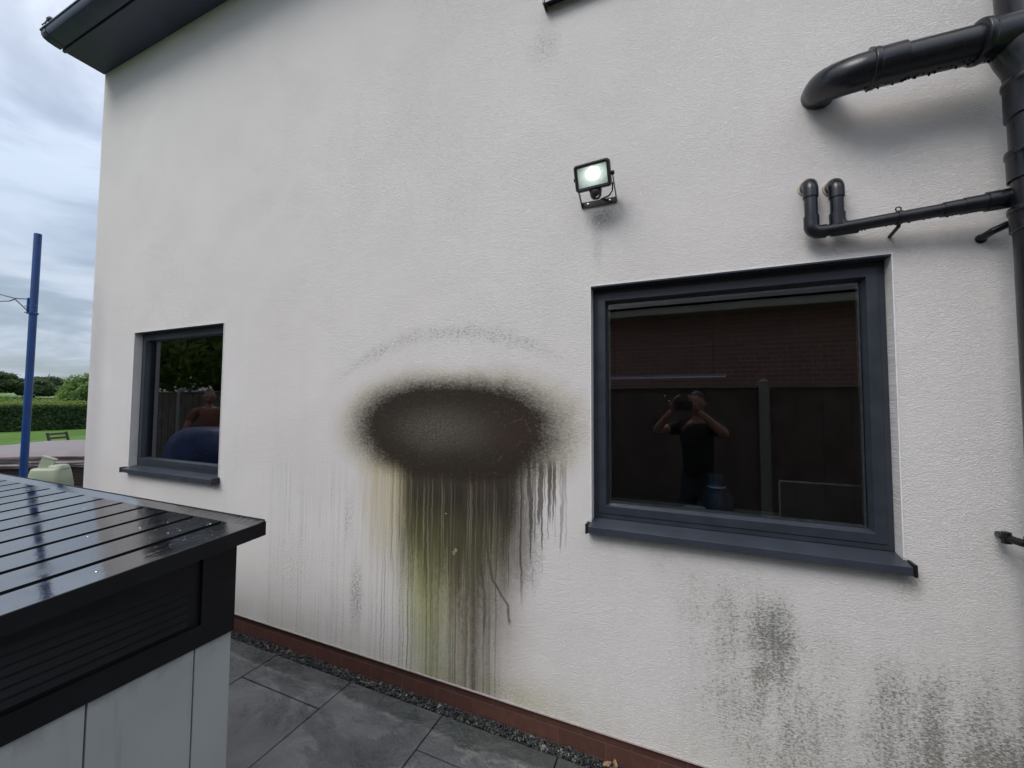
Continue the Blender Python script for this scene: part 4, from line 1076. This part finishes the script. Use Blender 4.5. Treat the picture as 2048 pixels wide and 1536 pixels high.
b = MB(); b.box((-4.5, -11.3, 3.15), (9.3, -5.35, 3.17)); b.box((-4.5, -5.37, 3.171), (9.3, -5.35, 3.27)); put(b.build('soffit', simple('pale_soffit', (.45, .42, .36), .6, .06, 5)), nb)
b = MB(); b.add([(-4.5, -5.30, 3.30), (9.3, -5.30, 3.30), (9.3, -8.3, 4.9), (-4.5, -8.3, 4.9), (-4.5, -11.3, 3.30), (9.3, -11.3, 3.30)], [(0, 1, 2, 3), (3, 2, 5, 4), (0, 3, 4), (1, 5, 2), (0, 4, 5, 1)])
put(b.build('roof', TILE), nb)
tree('broadleaf_tree', 'tall leafy tree behind the board fence, mirrored in the small window', 'tree', (-14.5, -6.6, 0), 7, [((0, 0, 3.6), (2.4, 2.6, 1.6)), ((2.4, .8, 3.2), (1.9, 1.5, 1.1)), ((-2, .5, 3.2), (1.9, 1.7, 1.3)), ((-.5, -.6, 5.0), (2.3, 2.3, 1.5)), ((-4.0, .2, 4.2), (2.2, 2.0, 1.9)), ((3.2, .2, 4.7), (1.4, 1.4, .8))], LT, 22000, .11, 8, tr=.2)

# ------------------------------------------------------------------ objects on the inner sills
BG = Mat('blue_glass', (.45, .70, .95), .04); BG.b.inputs['Transmission Weight'].default_value = .97; BG.b.inputs['IOR'].default_value = 1.45
jug = tag(empty('glass_bottle', (.140, .235, 1.101)), 'round blue glass bottle with a narrow neck on the sill inside the large window', 'bottle')
b = MB(); b.lathe((.140, .235, 1.1005), [(.055, 0), (.070, .008), (.075, .03), (.075, .065), (.068, .088), (.050, .102), (.036, .112), (.033, .125), (.035, .155), (.037, .162), (.037, .168), (.034, .168), (.031, .155), (.029, .125), (.033, .114), (.047, .100), (.064, .084), (.070, .063), (.070, .012), (.002, .008)], 40)
put(b.build('body', BG, smooth=True), jug)
b = MB(); b.lathe((.140, .235, 1.2120), [(.0372, 0), (.0395, .002), (.0395, .005), (.0372, .007)], 32); put(b.build('neck_ring', Mat('pale_blue_ring', (.55, .68, .85), .15), smooth=True), jug)
dish = empty('soap_dish', (.035, .185, 1.101)); tag(dish, 'small white dish beside the blue bottle on the inner sill', 'dish')
WHT = Mat('white_china', (.7, .72, .66), .3)
b = MB(); b.lathe((0, 0, 0), [(.022, 0), (.034, .006), (.040, .018), (.037, .018), (.030, .009), (.002, .006)], 24); b.build('bowl', WHT, dish, smooth=True)
b = MB(); b.box((.0, -.014, .016), (.055, .010, .026), bev=.004); b.build('soap', WHT, dish)
brd = empty('picture_frame', (.555, .255, 1.101)); tag(brd, 'dark upright board with a thin pale edge at the right of the large window', 'board')
b = MB(); b.box((-.16, .0, .0), (.14, .012, .155)); b.build('panel', Mat('dark_board', (.012, .012, .012), .5), brd)
b = MB(); b.box((-.163, -.003, .155), (.143, .014, .159)); b.box((-.164, -.003, 0), (-.1605, .014, .1545)); b.build('edge', simple('pale_edge', (.5, .49, .45), .5, .05, 9), brd)
bar = empty('glow_bar', (-.12, .9, 1.77)); tag(bar, 'made-up bluish bar with a weak glow hanging in the dark room behind the large window', 'bar')
b = MB(); b.box((-.37, -.02, 0), (.37, .02, .016), bev=.004); b.build('casing', simple('bar_case', (.3, .33, .4), .4, .05, 9), bar)
b = MB(); b.box((-.365, -.018, -.006), (.365, .018, -.0005)); b.build('glow_strip', Mat('dim_glow', (.2, .25, .4), .4, emit=(.42, .50, .85), estr=.085), bar)  # added glow, so the unidentified bluish bar shows in the dark room
for xx in (-.3, .3):
    b = MB(); b.tube([(xx, 0, .016), (xx, 0, .68)], .0012, 5); b.build('cable', BLACKPL, bar)
# curtain and things in the small window
CURT = simple('curtain_cloth', (.80, .80, .79), .9, .05, 5)
LIN = simple('reveal_paint', (.84, .84, .83), .5, .03, 5)
b = MB(); b.box((SMALL[0]+.0005, .1265, SMALL[2]+.062), (SMALL[0]+.010, .38, SMALL[3]-.001), bev=.001); put(b.build('inner_reveal', LIN), house)
b = MB(); b.box((SMALL[1]-.010, .1265, SMALL[2]+.062), (SMALL[1]-.0005, .38, SMALL[3]-.001), bev=.001); put(b.build('inner_reveal', LIN), house)
bx = empty('small_box', (-3.60, .24, 1.092)); tag(bx, 'small dark box on the sill inside the small window', 'box')
b = MB(); b.box((-.085, -.04, 0), (.085, .04, .115), bev=.006); b.build('carton', simple('dark_card', (.025, .018, .018), .6, .1, 20), bx)
b = MB(); b.box((-.087, -.042, .116), (.087, .042, .122), bev=.002); b.build('lid', simple('dark_card_lid', (.05, .035, .033), .6, .1, 20), bx)
gl2 = empty('glass_tumbler', (-3.56, .165, 1.092)); tag(gl2, 'small blue glass tumbler in front of the dark box inside the small window', 'glass')
b = MB(); b.lathe((0, 0, 0), [(.022, 0), (.030, .004), (.036, .035), (.034, .055), (.031, .055), (.032, .034), (.026, .008), (.002, .006)], 28); b.build('cup', BG, gl2, smooth=True)

# ------------------------------------------------------------------ dead leaves and twig by the wall
LEAFB = simple('dead_leaf', (.25, .15, .085), .7, .3, 60)
def dead_leaf(x, y, z, s, rot, lab):
    rn = random.Random(int(x*1000)); b = MB(); nU, nV = 8, 6; vs = []
    for i in range(nU+1):
        for j in range(nV+1):
            u = -1+2*i/nU; v = -1+2*j/nV; wd = (1-u*u)**.6*.55*(1+.15*math.sin(u*9))
            vs.append((u*s, v*wd*s, s*(.25*v*v+.16*u*u+.08*math.sin(u*4+v*3))))
    b.add(vs, [(i*(nV+1)+j, (i+1)*(nV+1)+j, (i+1)*(nV+1)+j+1, i*(nV+1)+j+1) for i in range(nU) for j in range(nV)])
    root = empty('dead_leaf', (x, y, z)); root.rotation_euler = (rn.uniform(-.4, .4), rn.uniform(-.4, .4), rot)
    tag(root, lab, 'leaf', 'dead leaves by the plinth'); b.build('blade', LEAFB, root, smooth=True)
    b = MB(); b.tube([(-s, 0, s*.16), (-s*1.3, .1*s, s*.12), (-s*1.6, .3*s, .0)], [.0010, .0009, .0007], 5); b.build('stalk', LEAFB, root)
dead_leaf(-.325, -.012, .008, .022, .4, 'curled brown leaf on the gravel, left one of the pair at the bottom edge')
dead_leaf(-.295, .000, .010, .020, 1.9, 'curled brown leaf on the gravel, right one of the pair at the bottom edge')
dead_leaf(-1.40, -.022, .006, .011, 2.6, 'tiny tan leaf on the gravel strip below the green streaks')
dead_leaf(-2.27, -.020, .006, .010, 1.0, 'tiny pale leaf on the gravel strip near the shed')
tw = tag(empty('twig', (-1.66, -.02, .006)), 'thin pale curved twig lying on the gravel strip', 'twig')
b = MB(); b.tube([(-.055, -.012, .002), (-.03, -.016, .004), (0, -.010, .003), (.025, .004, .005), (.05, .006, .003)], [.0012, .0016, .0016, .0013, .0008], 6)
b.tube([(0, -.010, .003), (.02, -.018, .006), (.04, -.016, .004)], [.0012, .0010, .0006], 6); b.build('stem', simple('twig_bark', (.26, .20, .14), .8, .15, 60), tw, smooth=True)

# ------------------------------------------------------------------ people (both seen only as reflections)
def skinned(verts, edges, radii, lvl=2):
    me = bpy.data.meshes.new('tmp'); me.from_pydata([tuple(v) for v in verts], edges, [])
    o = bpy.data.objects.new('tmp', me); COL.objects.link(o)
    md = o.modifiers.new('s', 'SKIN'); md.use_smooth_shade = True
    for i, r in enumerate(radii):
        sv = me.skin_vertices[0].data[i]; sv.radius = (r, r) if not isinstance(r, tuple) else r; sv.use_root = (i == 0)
    sd_ = o.modifiers.new('d', 'SUBSURF'); sd_.levels = lvl; sd_.render_levels = lvl
    dg = bpy.context.evaluated_depsgraph_get(); ev = o.evaluated_get(dg); m2 = ev.to_mesh()
    out = ([v.co.copy() for v in m2.vertices], [tuple(p.vertices) for p in m2.polygons]); ev.to_mesh_clear()
    bpy.data.objects.remove(o); bpy.data.meshes.remove(me); return out
def head_mesh(c, f, u, r, s=1.0):
    """head centred at c looking along f"""
    vs = []; fs = []; nu, nv = 28, 20
    for i in range(nv+1):
        th = math.pi*i/nv
        for k in range(nu):
            a = 2*math.pi*k/nu; X = math.sin(th)*math.cos(a); Y = math.sin(th)*math.sin(a); Z = math.cos(th)
            w_ = .076*(1-.20*max(-Z, 0)**1.5); dpt = .098 if X < 0 else .092-.012*max(Z-.3, 0); h_ = .118
            px_ = X*dpt; py_ = Y*w_; pz_ = Z*h_
            if X > .3:
                px_ += .020*math.exp(-((Y/.13)**2+((Z+.12)/.15)**2)); px_ -= .010*math.exp(-(((abs(Y)-.38)/.16)**2+((Z-.06)/.12)**2))
                px_ += .007*math.exp(-((Y/.3)**2+((Z+.45)/.08)**2)); px_ += .010*math.exp(-((Y/.3)**2+((Z+.78)/.15)**2))
            vs.append(c+(f*px_+r*py_+u*pz_)*s)
    for i in range(nv):
        for k in range(nu): fs.append((i*nu+k, i*nu+(k+1) % nu, (i+1)*nu+(k+1) % nu, (i+1)*nu+k))
    return vs, fs
def person(root_loc, face, height, label, arms, shirt_m, trouser_m, hair_m, headc=None, phone=False, sleeve=.55):
    f = Vector((math.cos(face), math.sin(face), 0)); r = Vector((math.sin(face), -math.cos(face), 0)); U = Vector((0, 0, 1))
    root = tag(empty('person', root_loc), label, 'person'); O = Vector(root_loc)
    P = lambda a, b_, c: O+f*a+r*b_+U*c*height
    k = height/1.76
    hips = P(0, 0, .535); 
    V_ = {'pel': (P(0, 0, .54), .112*k), 'wst': (P(.01, 0, .61), .118*k), 'che': (P(.0, 0, .72), .135*k), 'nb': (P(-.01, 0, .815), .075*k), 'nk': (P(.0, 0, .85), .052*k), 'hd': (P(.01, 0, .89), .050*k)}
    for s_, n_ in ((-1, 'L'), (1, 'R')):
        V_['hip'+n_] = (P(0, s_*.085, .455), .078*k); V_['kn'+n_] = (P(.02, s_*.11, .285), .058*k); V_['an'+n_] = (P(-.02, s_*.115, .055), .040*k); V_['to'+n_] = (P(.13, s_*.13, .022), .035*k)
        V_['sh'+n_] = (P(-.01, s_*.185, .800), .062*k)
        e, w_ = arms[n_]; V_['el'+n_] = (e, .043*k); V_['mf'+n_] = (e.lerp(w_, .35), .041*k); V_['wr'+n_] = (w_, .027*k)
    E_ = [('pel', 'wst'), ('wst', 'che'), ('che', 'nb'), ('nb', 'nk'), ('nk', 'hd')]
    for n_ in 'LR': E_ += [('pel', 'hip'+n_), ('hip'+n_, 'kn'+n_), ('kn'+n_, 'an'+n_), ('an'+n_, 'to'+n_), ('nb', 'sh'+n_), ('sh'+n_, 'el'+n_), ('el'+n_, 'mf'+n_), ('mf'+n_, 'wr'+n_)]
    def grow(keys, scale=1.0, edges=None, over=None, lvl=2):
        idx = {q: i for i, q in enumerate(keys)}
        vv = [(over or {}).get(q, V_[q][0]) for q in keys]; rr = [V_[q][1]*scale for q in keys]
        return skinned(vv, [(idx[a], idx[c]) for a, c in E_ if a in idx and c in idx], rr, lvl)
    b = MB(); vv, ff = grow(list(V_)); b.add(vv, ff)
    hc = headc or P(.015, 0, .935)
    vv, ff = head_mesh(hc, f, U, r, k); b.add(vv, ff)
    for s_ in (-1, 1):   # ears, eyes
        b.lathe(tuple(hc+r*s_*.076*k-f*.01), [(.004, -.028), (.010, -.018), (.012, .0), (.013, .018), (.004, .028)], 10)
        b.lathe(tuple(hc+r*s_*.030*k+f*.078*k+U*.008), [(.002, -.008), (.010, -.004), (.011, .0), (.010, .004), (.002, .008)], 10, mi=1)
    b.tube([hc+f*.085*k-r*.022-U*.054, hc+f*.092*k-U*.056, hc+f*.085*k+r*.022-U*.054], .0045, 8, mi=2)
    # hands: palm, four fingers, thumb
    for n_ in 'LR':
        e, w_ = arms[n_]; s_ = -1 if n_ == 'L' else 1
        fd, pn = arms['hand'+n_]      # finger direction, palm normal
        fd = fd.normalized(); pn = (pn-fd*pn.dot(fd)).normalized(); sd_ = fd.cross(pn)
        vv, ff = skinned([w_, w_+fd*.035, w_+fd*.085], [(0, 1), (1, 2)], [(.026, .020), (.038, .017), (.041, .015)]); b.add(vv, ff)
        tdir = arms['thumb'+n_].normalized()
        for q in range(4):
            o_ = w_+fd*.080+sd_*(-.030+.020*q); L = (.070, .080, .075, .058)[q]; cu_ = .35+.06*q
            p1 = o_+fd*L*.45+pn*L*.10; p2 = p1+(fd*math.cos(cu_)+pn*math.sin(cu_))*L*.32; p3 = p2+(fd*math.cos(cu_*2.2)+pn*math.sin(cu_*2.2))*L*.28
            vv, ff = skinned([o_, p1, p2, p3], [(0, 1), (1, 2), (2, 3)], [.0095, .0090, .0082, .0070], 1); b.add(vv, ff)
        o_ = w_+fd*.030+tdir*.025; vv, ff = skinned([o_, o_+tdir*.030+fd*.015, o_+tdir*.045+fd*.040], [(0, 1), (1, 2)], [.013, .011, .009], 1); b.add(vv, ff)
    put(b.build('body', [SKIN, EYE, LIP], smooth=True, angle=180), root)
    # clothes
    ov_ = {}
    for n_ in 'LR':
        e, w_ = arms[n_]; ov_['el'+n_] = V_['sh'+n_][0].lerp(e, sleeve)
    b = MB(); idx = ['pel', 'wst', 'che', 'nb', 'shL', 'elL', 'shR', 'elR']
    ii = {q: i for i, q in enumerate(idx)}; sc_ = {'pel': 1.30, 'wst': 1.28, 'che': 1.2, 'nb': 1.12, 'shL': 1.2, 'shR': 1.2, 'elL': 1.55, 'elR': 1.55}
    ov_['pel'] = P(0, 0, .500)
    vv, ff = skinned([ov_.get(q, V_[q][0]) for q in idx], [(ii[a], ii[c]) for a, c in E_ if a in ii and c in ii], [V_[q][1]*sc_[q] for q in idx]); b.add(vv, ff)
    put(b.build('shirt', shirt_m, smooth=True, angle=180), root)
    b = MB(); idx = ['pel', 'wst', 'hipL', 'knL', 'anL', 'hipR', 'knR', 'anR']; ii = {q: i for i, q in enumerate(idx)}
    tv = {'pel': P(0, 0, .535), 'wst': P(.005, 0, .650), 'hipL': P(0, -.085, .455), 'hipR': P(0, .085, .455), 'anL': P(-.02, -.115, .045), 'anR': P(-.02, .115, .045)}
    tr_ = {'pel': .138, 'wst': .126, 'hipL': .098, 'hipR': .098, 'knL': .070, 'knR': .070, 'anL': .062, 'anR': .062}
    vv, ff = skinned([tv.get(q, V_[q][0]) for q in idx], [(ii[a], ii[c]) for a, c in E_ if a in ii and c in ii], [tr_[q]*k for q in idx]); b.add(vv, ff)
    put(b.build('trousers', trouser_m, smooth=True, angle=180), root)
    for n_ in 'LR':
        a_ = V_['an'+n_][0]; t_ = V_['to'+n_][0]; b = MB()
        vv, ff = skinned([Vector((a_.x, a_.y, .05))-f*.03, Vector((a_.x, a_.y, .045))+f*.05, Vector((t_.x, t_.y, .036))+f*.03], [(0, 1), (1, 2)], [.044, .045, .034]); b.add(vv, ff)
        put(b.build('shoe', BLACKPL, smooth=True, angle=180), root)
    b = MB(); vv, ff = head_mesh(hc-f*.008*k+U*.010*k, f, U, r, k*1.06)
    keep = [i for i, v in enumerate(vv) if (v-hc).dot(U) > .045*k+.06*((v-hc).dot(f)/.09) or (v-hc).dot(f) < -.03*k and (v-hc).dot(U) > -.06*k]
    ks = set(keep); mp = {j: i for i, j in enumerate(keep)}
    b.add([vv[i] for i in keep], [tuple(mp[q] for q in p_) for p_ in ff if all(q in ks for q in p_)])
    put(b.build('hair', hair_m, smooth=True, angle=180), root)
    return root, P, f, r
EYE = Mat('eye', (.08, .06, .05), .2); LIP = Mat('lips', (.36, .14, .11), .5)
BLKSHIRT = simple('black_tshirt', (.012, .013, .016), .85, .2, 40); DKTR = simple('dark_trousers', (.03, .035, .05), .85, .2, 40); BRSH = simple('brown_shirt', (.20, .085, .055), .85, .15, 20)
HAIRD = simple('dark_hair', (.03, .022, .016), .6, .3, 60); HAIRR = simple('fair_hair', (.16, .09, .05), .6, .3, 60)
# photographer, right behind the camera
fh = Vector((fw.x, fw.y, 0)).normalized(); rh = Vector((rt.x, rt.y, 0)).normalized()
ang = math.atan2(fh.y, fh.x); base_ = CAMLOC-fh*.34; base_.z = 0
arms = {}
for n_, s_ in (('L', -1), ('R', 1)):
    el = CAMLOC+rh*s_*.315-fh*.12-Vector((0, 0, .27)); wr = CAMLOC+rh*s_*.118-fh*.045-Vector((0, 0, .065))
    arms[n_] = (el, wr); arms['hand'+n_] = (Vector((0, 0, 1))*.8-rh*s_*.25+fh*.1, -rh*s_*1.0); arms['thumb'+n_] = -rh*s_*.5-fh*.7
person(tuple(base_), ang, 1.70, 'person in black T-shirt holding up a phone with both hands, mirrored in the large window', arms, BLKSHIRT, DKTR, HAIRD)
ph = empty('phone', tuple(CAMLOC-fw*.016)); tag(ph, 'dark phone held up sideways by the person mirrored in the large window', 'phone')
ph.matrix_world = Matrix.Translation(CAMLOC-fw*.016) @ Matrix((rt, up, -fw)).transposed().to_4x4()
b = MB(); b.box((-.080, -.056, -.004), (.080, .022, .004), bev=.003); b.build('case', BLACKPL, ph)
b = MB(); b.box((-.030, -.012, .0045), (-.012, .012, .0055), bev=.0004); b.build('camera_bump', simple('lens_ring', (.05, .05, .06), .15, .1, 30), ph)
# small pale chest print
# second man, by the covered pile
mo = Vector((-6.95, -1.95, 0)); arms = {}
face2 = math.atan2(1.9, 3.4)
f2 = Vector((math.cos(face2), math.sin(face2), 0)); r2 = Vector((math.sin(face2), -math.cos(face2), 0))
for n_, s_ in (('L', -1), ('R', 1)):
    arms[n_] = (mo+r2*s_*.30+f2*.02+Vector((0, 0, 1.10)), mo+r2*s_*.22+f2*.20+Vector((0, 0, .96)))
    arms['hand'+n_] = (f2*.6-Vector((0, 0, .7)), -r2*s_); arms['thumb'+n_] = f2*.8+Vector((0, 0, .3))
person(tuple(mo), face2, 1.78, 'man in a brown top standing by the blue cover, mirrored in the small window', arms, BRSH, DKTR, HAIRR, sleeve=.5)
TARP = simple('blue_tarpaulin', (.030, .055, .17), .5, .25, 5, .02)
tp = tag(empty('tarpaulin_pile', (-6.15, -1.42, 0)), 'rounded pile under a creased blue tarpaulin, mirrored in the small window', 'tarpaulin')
b = MB(); vs = []; nu, nv = 40, 22
for i in range(nv+1):
    t = i/nv
    for k in range(nu):
        a = 2*math.pi*k/nu; rr = .46*min(1, (math.sin(t*math.pi/2))**.55+.0)*(1+.05*math.sin(a*9+t*3)*t+.06*mnoise.noise(Vector((math.cos(a)*2, math.sin(a)*2, t*4))))
        zz = 1.24*(math.cos(t*math.pi/2))**.6
        vs.append((rr*math.cos(a), rr*math.sin(a), zz))
b.add(vs, [(i*nu+k, i*nu+(k+1) % nu, (i+1)*nu+(k+1) % nu, (i+1)*nu+k) for i in range(nv) for k in range(nu)])
b.build('cover', TARP, tp, smooth=True, angle=60)
b = MB(); b.tube([(.49*math.cos(a*.3), .49*math.sin(a*.3), .35+.02*math.sin(a)) for a in range(22)], .006, 6, cap=False); b.build('rope', CONC, tp)
